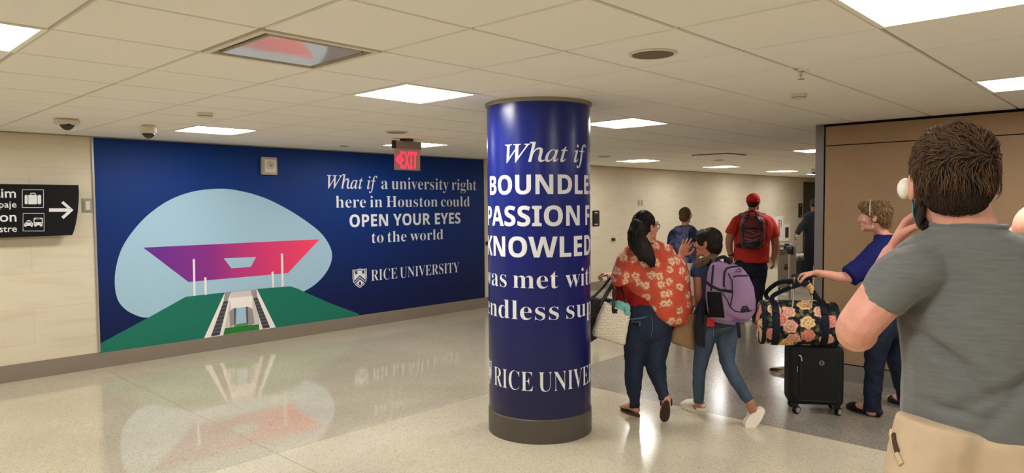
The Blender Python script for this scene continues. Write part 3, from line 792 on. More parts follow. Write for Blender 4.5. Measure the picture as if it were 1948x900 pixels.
# white notices on the far wall
def notice(px0, py0, px1, py1, name, label, cat):
    a, b = ony(px0, py0, YW), ony(px1, py1, YW); c = (a+b)/2; w, h = b.x-a.x, a.z-b.z
    t = thing(name, (c.x, YW, c.z), label, cat)
    bm = NB(); box(bm, (-w/2, -.03, -h/2), (w/2, 0, h/2)); obj('board', bm, mat('notice_white', (232, 228, 220), .5), t, world=False)
    return t, w, h
t, w_, h_ = notice(1474, 412, 1487.5, 458, 'evacuation_notice', 'tall white notice with a red column beside the red shirted man', 'notice')
bm = NB()
for k in range(12): box(bm, (-.16*w_, -.032, h_*(-.34+k*.06)), (.1*w_, -.029, h_*(-.34+k*.06+.042)))
obj('red_print', bm, mat('notice_red', (196, 60, 50), .6), t, world=False)
bm = NB()
for k in range(7): box(bm, (.2*w_, -.032, h_*(.08+k*.04)), (.3*w_, -.029, h_*(.08+k*.04+.026)))
obj('black_print', bm, mat('notice_ink', (30, 28, 28), .6), t, world=False)
t, w_, h_ = notice(1488.2, 427, 1500.5, 458, 'extinguisher_cabinet', 'white wall cabinet with a dark window beside the tall white notice', 'cabinet')
bm = NB(); box(bm, (-.22*w_, -.034, -.3*h_), (.3*w_, -.028, .32*h_)); obj('window', bm, mat('cabinet_window', (58, 40, 34), .2, .5), t, world=False)
bm = NB(); box(bm, (.1*w_, -.036, -.28*h_), (.2*w_, -.033, .05*h_)); obj('extinguisher', bm, mat('cabinet_red', (120, 40, 34), .4), t, world=False)
# ------------------------------------------------------------------ people: shared anatomy
FH = Vector((fwd.x, fwd.y, 0)).normalized()      # away from the camera, level
RH = Vector((RT.x, RT.y, 0)).normalized()        # to the right, level
THC = 1.0
class Fig:
    """a figure at depth D; px = its column in the photo, so that 'away' and 'right' follow the line of sight to it"""
    def __init__(s, D, px=None):
        global FH, RH, THC
        s.D = D
        if px is not None:
            r = ray(px, 450); FH = Vector((r.x, r.y, 0)).normalized(); RH = FH.cross(Z).normalized(); THC = Vector((r.x, r.y, 0)).normalized().dot(Vector((fwd.x, fwd.y, 0)).normalized())
        s.c = THC
    def p(s, x, y, d=0.0): return W(x, y, s.D+d)
    def m(s, px): return px*s.D*s.c/FPX
    def limb(s, bm, nodes, k=1.0, sub=3, n=14, cap=True, ref=None, add=0.0, flat=False):
        """nodes: (x, y, d, r px[, depth r px])"""
        pts = [s.p(q[0], q[1], q[2]) for q in nodes]
        rad = []
        for q in nodes:
            r = s.m(q[3])*k+add; rd = s.m(q[4])*k+add if len(q) > 4 else r
            rad.append((rd, r))
        tube(bm, pts, rad, ref or FH, n, sub, cap, 0, flat)
    def torso(s, bm, nodes, k=1.0, sub=3, n=20, cap=True):
        s.limb(bm, nodes, k, sub, n, cap, None, 0.0, True)
def pants(F, bm, hips, legs, cap=.1):
    """trousers: the leg tubes run up inside the seat so that nothing opens at the crotch"""
    e = hips[-1]; lr = legs[0][0][3]
    F.torso(bm, list(hips)+[(e[0], e[1]+.3*lr, e[2], e[3]*.95, (e[4] if len(e) > 4 else e[3])*.76)], cap=.2)
    hx = hips[-1][0]
    for l in legs:
        a = l[0]; r = a[3]
        F.limb(bm, [(a[0]*.8+hx*.2, a[1]-1.3*r, a[2]*.6)+tuple(a[3:])]+list(l), cap=cap)
    a = hips[-1]
    sell(bm, F.p(a[0], a[1]+F_CROTCH*(legs[0][0][3]), 0), RH, FH, Z, F.m(a[3]*.62), F.m((a[4] if len(a) > 4 else a[3])*.8), F.m(legs[0][0][3]*.8))
F_CROTCH = -.2
def axes(fw, up=Z):
    fw = fw.normalized(); sd = fw.cross(up).normalized(); return fw, sd, sd.cross(fw)
def head_shapes(bm, c, fw, up=Z, s=1.0, female=False, neck_to=None, neck_r=.055):
    """c: centre of the skull between the ears, s scales a 0.225 m head"""
    f, r, u = axes(fw, up)
    P = lambda a, b, q: c+f*(a*s)+r*(b*s)+u*(q*s)
    E = lambda a, b, q, sa, sb, sq, e1=1, e2=1: sell(bm, P(a, b, q), f, r, u, sa*s, sb*s, sq*s, e1, e2, 18, 12)
    E(-.012, 0, .035, .094, .074, .082)                 # cranium
    E(.03, 0, -.01, .066, .062, .085)                   # face mass
    jw = .048 if female else .054
    E(.036, 0, -.068, .054, jw, .044)                   # jaw
    E(.078, 0, -.094, .018, .022, .018)                 # chin
    E(.078, 0, .032, .018, .05, .013)                   # brow
    for k in (-1, 1):
        E(.066, k*.036, -.022, .024, .022, .024)        # cheekbones
        E(-.002, k*.074, -.005, .018, .008, .032)       # ears
        E(-.008, k*.08, .008, .014, .007, .02)
    tube(bm, [P(.088, 0, .022), P(.1, 0, 0), P(.112, 0, -.02)], [.008*s, .011*s, .012*s], None, 10, 2)
    E(.1, 0, -.026, .016, .018, .01)
    E(.088, 0, -.052, .012, .022, .006); E(.086, 0, -.063, .012, .02, .007)
    if neck_to is not None:
        tube(bm, [P(-.012, 0, -.04), (P(-.016, 0, -.04)+neck_to)/2, neck_to], [neck_r*.95, neck_r, neck_r*1.15], f, 16, 3)
    return P
def eyes(P, c, fw, s, root, M, up=Z):
    f, r, u = axes(fw, up)
    bm = NB()
    for k in (-1, 1):
        q = P(.066, k*.032, .012)
        sell(bm, q, f, r, u, .013*s, .016*s, .011*s, nu=12, nv=8, mi=0)
        sell(bm, q+f*(.008*s), f, r, u, .006*s, .0065*s, .0065*s, nu=10, nv=6, mi=1)
    obj('eye', bm, [M_EYEW, M_EYED], root, True)
    bm = NB()
    for k in (-1, 1):
        tube(bm, [P(.094, k*.014, .036), P(.09, k*.034, .042), P(.074, k*.05, .036)], [.004*s, .005*s, .003*s], None, 8, 2)
    obj('eyebrow', bm, M, root, True)
def hand_shapes(bm, wr, dr, pn, k=1.0, curl=(.5,.5,.5,.55), spread=.12, thumb=1, tcurl=.4, L=.18, tout=.7):
    """wrist point, finger direction, palm normal (the side fingers bend to); thumb=+1/-1 picks the side"""
    dr = dr.normalized(); sd = dr.cross(pn).normalized(); pn = sd.cross(dr).normalized(); sd = sd*thumb
    g = L/.18*k
    tube(bm, [wr-dr*.02*g, wr+dr*.02*g, wr+dr*.055*g, wr+dr*.088*g], [(.019*g, .026*g), (.016*g, .031*g), (.015*g, .039*g), (.011*g, .039*g)], pn, 14, 2)
    for i, (o, ln, r) in enumerate(((.029,.068,.0088),(.0105,.078,.0092),(-.009,.072,.0088),(-.0275,.056,.0078))):
        a = curl[i]; p = wr+dr*(.086-.004*abs(i-1))*g+sd*o*g; ang = 0.0
        d0 = (dr+sd*(spread*(1.3-i*.87))).normalized(); pts = [p-d0*.02*g, p]; rad = [r*g*1.1, r*g*1.08]
        for seg, mult in ((.46, .8), (.3, 1.1), (.24, .7)):
            ang += a*mult
            d = d0*math.cos(ang)+pn*math.sin(ang); p = p+d*(ln*seg*g); pts.append(p); rad.append(r*g*(1.0-.12*len(rad)/4))
        tube(bm, pts, rad, None, 10, 2)
    b = wr+dr*.028*g+sd*.024*g+pn*.004*g
    d1 = (dr*.75+sd*tout+pn*.3).normalized(); d2 = (dr*.95+sd*(tout*.45)+pn*tcurl).normalized(); d3 = (dr+sd*.05+pn*(tcurl*1.5)).normalized()
    tube(bm, [b, b+d1*.036*g, b+d1*.036*g+d2*.03*g, b+d1*.036*g+d2*.03*g+d3*.026*g], [.0145*g, .0118*g, .0102*g, .0082*g], None, 10, 2)
def folds(amp, sc=(9, 9, 3), seed=0.0, fine=.25):
    sv = Vector((seed, seed*1.7, seed*.6))
    def f(co, n):
        a = noise.noise(Vector((co.x*sc[0], co.y*sc[1], co.z*sc[2]))+sv)
        b = noise.noise(Vector((co.x*sc[0]*2.7, co.y*sc[1]*2.7, co.z*sc[2]*2.7))+sv)
        return amp*(a+fine*b)
    return f
def skinm(name, rgb): 
    m = mat(name, rgb, .5, .4, var=.06, vscale=40, bump=.05, bscale=300)
    p = m.node_tree.nodes['Principled BSDF']; p.inputs['Subsurface Weight'].default_value = .12; p.inputs['Subsurface Radius'].default_value = (.012, .005, .003)
    return m
M_EYEW = mat('eye_white', (196, 186, 176), .25, .5); M_EYED = mat('eye_dark', (40, 28, 20), .2, .5)
SK_FAIR = skinm('skin_fair', (212, 152, 132)); SK_WARM = skinm('skin_warm', (196, 140, 114)); SK_TAN = skinm('skin_tan', (178, 122, 96)); SK_DEEP = skinm('skin_deep', (120, 78, 56))
def denim(name, rgb): 
    m = mat(name, rgb, .85, .2, var=.16, vscale=14, bump=.2, bscale=900, stretch=(1, 1, .6)); return m
J_DARK = denim('denim_dark', (38, 47, 66)); J_MID = denim('denim_mid', (66, 80, 98)); J_NAVY = denim('denim_navy', (34, 38, 52)); J_BLACK = denim('trouser_black', (20, 20, 24))
def hairm(name, rgb, var=.35): return mat(name, rgb, .6, .3, var=var, vscale=60, bump=.5, bscale=160, stretch=(1, 1, .25))
def tuft(bm, p, d, n, ln, r, lift=.3, seg=4, bend=None):
    """one tapered lock lying along d and rising along n"""
    pts = []; rad = []
    for k in range(seg+1):
        t = k/seg
        q = p+d*(ln*t)+n*(ln*lift*math.sin(t*2.0)*.6)
        if bend is not None: q += bend*(ln*t*t)
        pts.append(q); rad.append(max(r*(1-t*.85), .0006))
    tube(bm, pts, rad, n, 5, 1)
def locks(bm, tree, centre, count, flow, ln, r, keep=None, lift=.004, rnd=random, radius=.3, seg=4):
    """thin locks that follow a cap: each step is dropped back onto the cap and stands off by lift"""
    made = 0; tries = 0
    while made < count and tries < count*8:
        tries += 1
        z = rnd.uniform(-1, 1); a = rnd.uniform(0, 2*math.pi); q = math.sqrt(1-z*z); d = Vector((q*math.cos(a), q*math.sin(a), z))
        loc, nor, i, t = tree.ray_cast(centre+d*radius, -d)
        if loc is None or (keep and not keep(loc, d)): continue
        l = ln(loc, d)*rnd.uniform(.7, 1.25); st = l/seg; jit = Vector((rnd.gauss(0, .22), rnd.gauss(0, .22), rnd.gauss(0, .22)))
        rr = r*rnd.uniform(.7, 1.3); lf = lift*rnd.uniform(.2, 1.3); p = loc; pts = [loc-d*.003]; rad = [rr]
        for k in range(seg):
            fl = flow(p, d); fl = fl.normalized()+jit; fl = fl-d*fl.dot(d)
            if fl.length < .05: break
            n_ = p+fl.normalized()*st; d = (n_-centre).normalized()
            h_, nn, i, t = tree.ray_cast(centre+d*radius, -d)
            if h_ is None: break
            p = h_; t_ = (k+1)/seg; pts.append(h_+d*(lf*math.sin(t_*2.2)+.0006)); rad.append(max(rr*(1-.85*t_), .0005))
        if len(pts) < 3: continue
        tube(bm, pts, rad, d, 5, 1); made += 1
def person(fig, base, label): return thing('person', base, label, 'person')
def copybm(bm): return bm.copy()
def sole_prism(bm, heel, toe, w, th, up=Z, n=24, toe_w=1.0, mi=0):
    """a shoe-sole outline from heel to toe, extruded up by th"""
    d = toe-heel; L = d.length; d.normalize(); s = d.cross(up).normalized(); pts = []
    for k in range(n):
        a = 2*math.pi*k/n; c, q = math.cos(a), math.sin(a); t = .5+.5*c
        ww = w*(.78+.3*t-.18*math.sin(t*math.pi*1.0)*(1-t))*toe_w
        pts.append(heel+d*(L*t)+s*(ww*q))
    prism(bm, pts, up*th, mi)

# ================================================================== man in the grey t-shirt, foreground
F = Fig(1.60, 1840)
base = F.p(1866, 640); base.z = 0
man = person(F, base, 'man in a grey t-shirt and khaki trousers, nearest and largest, hand at his face')
torso = [(1841,427,0,72,72),(1842,436,0,78,78),(1846,444,0,98,88),(1852,455,0,128,98),(1862,471,0,164,106),(1870,500,0,192,112),(1874,560,0,190,116),(1868,625,0,168,118),(1866,700,0,161,114),(1866,780,0,162,116),(1867,826,0,163,118)]
arm_l = [(1712,520,0,52),(1672,572,.01,51),(1634,618,.02,47),(1630,634,.05,46)]
fore_l = [(1630,632,.03,45),(1648,590,.10,42),(1676,535,.16,34),(1697,482,.20,25)]
hips = [(1868,812,0,166,118),(1868,850,0,186,126),(1868,900,0,198,130),(1868,960,0,198,128)]
leg_l = [(1772,930,0,96,110),(1772,1100,0,92,98),(1778,1420,0,66,70),(1776,1640,.02,58,62),(1776,1880,0,44,48)]
leg_r = [(1964,930,0,96,110),(1966,1100,0,92,98),(1970,1420,.05,66,70),(1972,1640,.02,58,62),(1974,1880,0,44,48)]
arm_r = [(2034,520,0,52),(2064,600,.0,50),(2080,700,.0,45),(2070,790,.06,40),(2050,900,.1,30)]
hc = F.p(1812, 345, .0); hf = (FH*.96-RH*.26).normalized()
bm = NB()
F.torso(bm, torso[3:], .74, cap=.2); F.torso(bm, hips[:-1], .84, cap=.1); F.limb(bm, leg_l, .8); F.limb(bm, leg_r, .8)
F.limb(bm, arm_l); F.limb(bm, fore_l); F.limb(bm, arm_r)
P = head_shapes(bm, hc, hf, s=1.0, neck_to=F.p(1836, 434, .0), neck_r=.058)
tube(bm, [F.p(1824,398,.0), F.p(1836,428,-.002), F.p(1840,450,-.002)], [(.054,.058),(.053,.062),(.050,.062)], FH, 18, 3)
sell(bm, P(-.004,-.084,-.012), *axes(hf), .017, .010, .034, 1, 1, 16, 12)
wr = F.p(1699, 476, .2); hd = (F.p(1733, 418, .17)-wr).normalized()
hand_shapes(bm, wr, hd, (RH*.75-FH*.2), 1.0, (.55,.5,.55,.6), .1, thumb=-1, tcurl=.6)
hand_shapes(bm, F.p(2048, 905, .1), -Z, -RH*1.0, 1.0, (.3,.3,.3,.35), .1, thumb=1)
body = remesh(bm, .0045, 5)
obj('body', body, SK_FAIR, man, True)
# shirt
bm = NB(); F.torso(bm, torso, 1.0, cap=.15)
F.limb(bm, [(1768,512,0,58,60),(1722,522,0,62,66),(1692,552,.004,58,60),(1671,584,.01,50,54)], 1.0, cap=.08)
F.limb(bm, [(1940,486,0,40,60),(1978,474,0,52,66),(2022,500,0,64,66),(2050,556,.0,58,60),(2062,625,.0,52,54)], 1.0, cap=.08)
def shirt_fold(co, n):
    q = co-base; a = q.dot(RH); z = q.z
    f = .0035*noise.noise(Vector((a*7, q.dot(FH)*7, z*9)))+.0012*noise.noise(Vector((a*22, q.dot(FH)*20, z*26)))
    if n.dot(FH) < .3:   # long pulls running from the armpit down to the hem on the back
        for k, (a0, z0, a1, z1, w_, am) in enumerate(((-.15, 1.40, .03, 1.24, .014, .008), (-.12, 1.37, .0, 1.30, .010, .006), (.05, 1.56, .20, 1.50, .012, .007), (.08,1.60,.2,1.56,.01,.006), (-.05, 1.21, .10, 1.30, .014, .006), (.0, 1.17, .14, 1.36, .02, .009), (-.12,1.22,.02,1.20,.012,.006))):
            dx, dz = a1-a0, z1-z0; L = math.hypot(dx, dz); t = ((a-a0)*dx+(z-z0)*dz)/L/L; dd = abs((a-a0)*dz-(z-z0)*dx)/L
            if -.15 < t < 1.15: f -= 1.9*am*math.exp(-(dd/w_)**2)*max(0, 1-abs(t-.5)*1.5)
    return f
sb_ = remesh(bm, .0055, 6, shirt_fold)
M_TEE = mat('heather_grey', (106, 108, 106), .9, .15, var=.1, vscale=60, bump=.25, bscale=700, stretch=(.35, .35, 3.0), sheen=.2)
sh = obj('t_shirt', sb_, M_TEE, man, True)
bm = NB()
cpts = []
for k in range(33):
    a = 2*math.pi*k/32
    cpts.append(F.p(1841, 431)+RH*(.073*math.cos(a))+FH*(.070*math.sin(a))+Z*(.002-.003*math.cos(a)))
tube(bm, cpts, [(.007, .005)]*33, Z, 8, 1); obj('collar', bm, M_TEE, sh, True)
# trousers
bm = NB(); F.torso(bm, hips, 1.0, cap=.1); pants(F, bm, hips, [leg_l, leg_r])
M_KHAKI = mat('khaki', (196, 175, 146), .85, .2, var=.05, vscale=20, bump=.15, bscale=900)
tb = remesh(bm, .008, 5, folds(.008, (8, 8, 9), 3))
tr = bvh(tb)
trs = obj('trousers', tb, M_KHAKI, man, True)
bm = NB()
strip_on(bm, tr, [(1696,822),(1699,840),(1706,862),(1716,884)], .007, .004); obj('pocket_welt', bm, M_KHAKI, trs, True)
bm = NB(); strip_on(bm, tr, [(1702,826),(1704,842),(1709,860)], .006, .0045); obj('pocket_opening', bm, mat('pocket_dark', (70, 52, 34), .9), trs, True)
for x in (1778, 1972):
    bm = NB(); h0 = F.p(x, 1900, -.1); h0.z = 0.0; t0 = h0+FH*.28; sole_prism(bm, h0, t0, .05, .03)
    tube(bm, [h0+FH*.05+Z*.06, h0+FH*.14+Z*.06, h0+FH*.24+Z*.045], [.045, .045, .036], Z, 14, 2); obj('shoe', bm, M_WHITE, man, True)
# hair: cap plus locks
HM = hairm('hair_brown', (48, 34, 25)); 
f_, r_, u_ = axes(hf)
bm = NB()
sell(bm, hc+f_*-.012+u_*.034, f_, r_, u_, .100, .078, .090, nu=24, nv=16)
sell(bm, hc+f_*-.035+u_*-.012, f_, r_, u_, .066, .072, .072, nu=24, nv=16)
sell(bm, hc+f_*.015+u_*.062, f_, r_, u_, .082, .070, .058, nu=24, nv=16)
sell(bm, hc+f_*-.05+u_*-.048, f_, r_, u_, .036, .058, .03, nu=20, nv=12)
cap = remesh(bm, .004, 3, lambda co, n: (.006*noise.noise(Vector((co.x*34, co.y*34, co.z*34)))+.003*noise.noise(co*80))*(1 if (co-hc).z > .03 else .45))
ct = bvh(cap)
hair = obj('hair', cap, HM, man, True)
rnd = random.Random(11)
def flow(loc, d):
    q = (loc-hc); h_ = q.dot(u_); sw = noise.noise(loc*24); k = min(1, max(0, (h_-.0)/.085)); k = k*k*(3-2*k)
    return (u_*-1.0+r_*(.6*sw)+f_*.1)*(1-k)+(f_*.7+r_*(-.8+1.5*sw)+u_*.1)*k
def earclear(l):
    q = l-hc; return abs(q.dot(r_)) > .058 and q.dot(u_) < .022 and q.dot(f_) > -.034
bm = NB()
locks(bm, ct, hc+u_*.01-f_*.01, 2600, flow, lambda l, d: .02, .0011, keep=lambda l, d: not ((l-hc).dot(f_) > .05) and not earclear(l) and -.074 < (l-hc).dot(u_) < .06, lift=.0025, rnd=rnd)
obj('short_hair', bm, HM, hair, True)
bm = NB()
locks(bm, ct, hc+u_*.01-f_*.01, 2300, flow, lambda l, d: .034, .0016, keep=lambda l, d: (l-hc).dot(u_) > .01+.03*noise.noise(l*20), lift=.011, rnd=rnd)
obj('hair_locks', bm, hairm('hair_top_lit', (88, 64, 44), .4), hair, True)  # lighter brown paints in the light falling on the top locks
# beard, mask
bm = NB()
sell(bm, P(.035, -.058, -.062), f_, r_, u_, .035, .010, .042, nu=14, nv=10); sell(bm, P(.05, -.045, -.095), f_, r_, u_, .03, .016, .02, nu=14, nv=10); sell(bm, P(.008, -.063, -.03), f_, r_, u_, .012, .008, .03, nu=12, nv=8)
obj('beard', bm, hairm('beard_dark', (40, 26, 18)), man, True)
bm = NB()
mp_ = [P(.004,-.082,-.034), P(.022,-.075,-.048), P(.04,-.070,-.07), P(.062,-.056,-.1), P(.08,-.03,-.118), P(.088,0,-.122)]
tube(bm, mp_, [(.004,.002),(.006,.002),(.006,.002),(.006,.002),(.005,.002),(.004,.002)], u_, 8, 3)
for k in range(2): pass
mk = obj('face_mask', bm, mat('mask_teal', (96, 176, 184), .7, .2), man, True)
bm = NB(); tube(bm, [P(.012,-.082,-.035), P(.004,-.088,-.028)], [.0015]*2, None, 6, 1); obj('ear_loop', bm, M_WHITE, mk, True)
e_c = W(1721, 359, 1.64); e_t = thing('earphone', e_c, 'white round earphone at the left ear of the man in the grey t-shirt', 'earphone')
bm = NB(); sell(bm, e_c, RH, FH, Z, .016, .022, .0245, nu=24, nv=16); obj('ear_cup', bm, mat('earphone_white', (236, 232, 222), .35, .5), e_t, True)
bm = NB(); tube(bm, [e_c+RH*.012-FH*.004, e_c+RH*.024-FH*.012], [.012, .008], None, 16, 1); obj('cushion', bm, M_BLACK, e_t, True)

# ================================================================== bald person at the right edge
F = Fig(2.45, 1974); c0 = F.p(1973, 450); base = Vector((c0.x, c0.y, 0))
bald = person(F, base, 'bald person at the right edge, mostly hidden behind the man in the grey t-shirt')
bm = NB(); head_shapes(bm, c0, FH, s=1.0, neck_to=F.p(1976, 535))
tor = [(1976,530,0,40,36),(1976,556,0,108,55),(1976,600,0,122,65),(1976,720,0,105,62),(1976,830,0,100,62)]
F.torso(bm, tor, .86)
for k in (-1, 1):
    F.limb(bm, [(1976+k*112,560,0,30),(1976+k*128,700,0,25),(1976+k*128,820,.05,18)])
    hand_shapes(bm, F.p(1976+k*128, 826, .06), -Z, -RH*k, 1, (.3,.3,.3,.3), .1, thumb=k)
    F.limb(bm, [(1976+k*50,830,0,50),(1976+k*50,1050,0,38),(1976+k*50,1250,0,26)], .9)
obj('body', remesh(bm, .006, 4), SK_FAIR, bald, True)
bm = NB(); F.torso(bm, tor, 1.0, cap=.1)
for k in (-1, 1): F.limb(bm, [(1976+k*100,552,0,42),(1976+k*118,600,0,38),(1976+k*126,660,0,34)], cap=.1)
obj('shirt', remesh(bm, .009, 4, folds(.006)), mat('shirt_charcoal', (60, 60, 62), .9, .15), bald, True)
bm = NB(); F.limb(bm, [(1976,815,0,104,64),(1976,880,0,108,66)], cap=.1)
for k in (-1, 1): F.limb(bm, [(1976+k*50,860,0,54),(1976+k*50,1050,0,44),(1976+k*52,1262,0,34)], cap=.1)
obj('trousers', remesh(bm, .01, 4, folds(.006)), J_NAVY, bald, True)
for k in (-1, 1):
    h0 = Vector((base.x, base.y, 0))+RH*(k*.093)-FH*.08; bm = NB(); sole_prism(bm, h0, h0+FH*.28, .048, .03)
    tube(bm, [h0+FH*.05+Z*.06, h0+FH*.14+Z*.06, h0+FH*.24+Z*.045], [.045,.045,.034], Z, 12, 2); obj('shoe', bm, M_BLACK, bald, True)
# ================================================================== woman in the orange floral shawl
F = Fig(5.45, 1230); base = onz(1212, 790)
wom = person(F, base, 'woman with a long dark ponytail in an orange floral shawl and dark jeans, walking away')
hips = [(1230,576,0,42,34),(1231,602,0,47,40),(1232,626,0,46,41),(1232,640,0,40,34)]
leg_l = [(1211,628,0,25.5,32),(1209,660,.0,22.5,26),(1206,698,.02,18.5,21),(1205,728,.03,16.5,18),(1207,758,.05,11,12),(1208,772,.05,10.5,11)]
leg_r = [(1254,630,0,25.5,32),(1249,662,-.02,23.5,26),(1247,692,-.03,20,22),(1254,722,-.08,15.5,18),(1261,748,-.12,10.5,12),(1263,760,-.13,9.5,11)]
torso = [(1226,462,0,26,20),(1226,478,0,40,27),(1226,510,0,40,32),(1227,550,0,38,32),(1229,580,0,42,34)]
hc = F.p(1229, 432, .02); hf = (FH*.6+RH*.8).normalized()
arm_l = [(1186,492,.0,13),(1176,518,.02,12),(1168,542,.08,11),(1164,530,.2,9.5),(1161,523,.26,7)]
arm_r = [(1272,490,0,14),(1298,525,.02,12.5),(1302,540,.05,11.5),(1299,510,.12,10),(1296,490,.16,7.5)]
bm = NB()
F.torso(bm, torso, .86, cap=.2); F.torso(bm, hips[:-1], .84, cap=.1); F.limb(bm, leg_l, .78); F.limb(bm, leg_r, .78); F.limb(bm, arm_l); F.limb(bm, arm_r)
P = head_shapes(bm, hc, hf, s=.98, female=True, neck_to=F.p(1227, 468), neck_r=.05)
wl = F.p(1161, 523, .26); hand_shapes(bm, wl, (-RH*.8+Z*.05-FH*.25), (-Z*.6-FH*.2), .95, (1.1,1.1,1.1,1.1), .05, thumb=1)
wr = F.p(1295, 488, .16); hand_shapes(bm, wr, (Z*.86+RH*.38), (FH*.8+RH*.45), 1.0, (.08,.05,.08,.12), .22, thumb=-1, tout=1.1, tcurl=.1)
# feet
lh, lt = onz(1215, 793), onz(1184, 780)
fd = (lt-lh).normalized()
tube(bm, [F.p(1208,768,.05), lh+fd*.05+Z*.085], [.038, .036], FH, 12, 2)
tube(bm, [lh+fd*.025+Z*.052, lh+fd*.08+Z*.062, lh+fd*.15+Z*.045, lh+fd*.2+Z*.032], [(.03,.03),(.034,.034),(.024,.042),(.014,.04)], Z, 14, 2)
rt_ = onz(1263, 803); rh = F.p(1269, 764, -.2)
rd = (rt_-rh).normalized(); rn = rd.cross(RH).normalized(); rn = rn if rn.dot(FH) > 0 else -rn   # away from the sole
tube(bm, [F.p(1263,757,-.13), rh+rn*.05+rd*.02], [.036, .034], FH, 12, 2)
tube(bm, [rh+rn*.045+rd*.02, rh+rn*.05+rd*.07, rh+rn*.04+rd*.13, rt_+rn*.03-rd*.02], [(.03,.03),(.033,.034),(.024,.04),(.016,.038)], rn, 14, 2)
obj('body', remesh(bm, .0048, 4), SK_WARM, wom, True)
# jeans
bm = NB(); pants(F, bm, hips, [leg_l, leg_r])
jb = remesh(bm, .008, 4, folds(.007, (14, 14, 16), 2, .5)); jt = bvh(jb)
je = obj('jeans', jb, J_DARK, wom, True)
M_STITCH = mat('denim_worn', (92, 108, 130), .9)
bm = NB()
strip_on(bm, jt, [(1199,608),(1215,606),(1231,603)], .005, .004, .002); strip_on(bm, jt, [(1202,611),(1218,613),(1217,620)], .004, .004, .002)
obj('pocket_trim', bm, M_STITCH, je, True)
bm = NB(); strip_on(bm, jt, [(1203,615),(1214,615)], .018, .003, .002, step=3); obj('pocket_patch', bm, mat('denim_ink', (20, 26, 44), .9), je, True)
bm = NB(); strip_on(bm, jt, [(1240,602),(1241,626),(1238,640)], .002, .004, .002); obj('seam', bm, M_STITCH, je, True)
# red top under the shawl
bm = NB(); F.torso(bm, torso, cap=.1); F.limb(bm, [(1198,494,0,11),(1188,520,.02,11),(1182,546,.06,13)], cap=.1)
F.limb(bm, [(1188,540,.02,20,20),(1186,562,.03,22,20),(1190,578,.03,20,18)], cap=.2)
obj('top', remesh(bm, .009, 4, folds(.007)), mat('red_top', (150, 28, 26), .85, .2), wom, True)
# shawl
def flat_uv(nt, vec, a, b):
    c = nt.nodes.new('ShaderNodeCombineXYZ')
    for i, q in enumerate((a, b)):
        d = nt.nodes.new('ShaderNodeVectorMath'); d.operation = 'DOT_PRODUCT'; nt.links.new(vec, d.inputs[0]); d.inputs[1].default_value = tuple(q); nt.links.new(d.outputs['Value'], c.inputs[i])
    return c.outputs[0]
def m_floral():
    m = mat('orange_floral', (212, 76, 56), .8, .2); nt = m.node_tree; p = nt.nodes['Principled BSDF']
    tc = nd(nt, 'ShaderNodeTexCoord'); n0 = nd(nt, 'ShaderNodeTexNoise', Scale=38, Detail=3); nt.links.new(tc.outputs['Object'], n0.inputs['Vector'])
    vm = nt.nodes.new('ShaderNodeVectorMath'); vm.operation = 'SCALE'; nt.links.new(n0.outputs['Color'], vm.inputs[0]); vm.inputs['Scale'].default_value = .026
    va = nt.nodes.new('ShaderNodeVectorMath'); nt.links.new(tc.outputs['Object'], va.inputs[0]); nt.links.new(vm.outputs[0], va.inputs[1])
    fl_ = flat_uv(nt, va.outputs[0], RH+FH*.35, Z)
    v = nd(nt, 'ShaderNodeTexVoronoi', Scale=11.5, Randomness=.75); v.voronoi_dimensions = '2D'; nt.links.new(fl_, v.inputs['Vector'])
    s = nd(nt, 'ShaderNodeSeparateColor'); nt.links.new(v.outputs['Color'], s.inputs[0])
    pet = nd(nt, 'ShaderNodeTexVoronoi', Scale=70); nt.links.new(va.outputs[0], pet.inputs['Vector'])
    pick = mathn(nt, 'GREATER_THAN', s.outputs[0], .08)
    wob = mathn(nt, 'ADD', v.outputs['Distance'], mathn(nt, 'MULTIPLY', mathn(nt, 'SUBTRACT', pet.outputs['Distance'], .4), .26))
    inside = mathn(nt, 'MULTIPLY', mathn(nt, 'LESS_THAN', wob, .36), pick)
    leafz = mathn(nt, 'MULTIPLY', mathn(nt, 'LESS_THAN', wob, .52), pick)
    pr = ramp(nt, [(0, (120, 58, 34)), (.14, (176, 112, 70)), (.22, (222, 184, 152)), (.6, (232, 202, 174)), (.9, (210, 146, 116))]); nt.links.new(mathn(nt, 'MULTIPLY', wob, 2.3), pr.inputs['Fac'])
    pr2 = ramp(nt, [(0, (255, 240, 220)), (.55, (255, 255, 255)), (.8, (214, 110, 80))]); nt.links.new(pet.outputs['Distance'], pr2.inputs['Fac'])
    flower = mixc(nt, .8, pr.outputs['Color'], pr2.outputs['Color'], 'MULTIPLY')
    l2 = nd(nt, 'ShaderNodeTexNoise', Scale=45, Detail=2); nt.links.new(tc.outputs['Object'], l2.inputs['Vector'])
    leaf = mathn(nt, 'MULTIPLY', leafz, mathn(nt, 'GREATER_THAN', l2.outputs['Fac'], .56))
    base_ = mixc(nt, leaf, (204, 82, 64), (170, 122, 84))
    nt.links.new(mixc(nt, inside, base_, flower), p.inputs['Base Color'])
    return m
M_FLOR = m_floral()
bm = NB()
rows = [(1230,457,15,14),(1231,463,30,20),(1233,473,43,28),(1235,488,55,36),(1237,508,65,42),(1240,528,74,46),(1249,548,67,48),(1260,566,59,48),(1266,584,53,46),(1272,600,42,40),(1277,612,30,30),(1278,619,16,18)]
F.torso(bm, [(x,y,0,w_,d_) for x, y, w_, d_ in rows], 1, sub=2, n=28, cap=.2)
F.limb(bm, [(1208,468,-.03,12,14),(1195,490,-.05,17,20),(1187,512,-.06,18,22),(1184,530,-.06,20,22),(1187,541,-.06,20,18)], 1, sub=2, n=18, cap=.1)
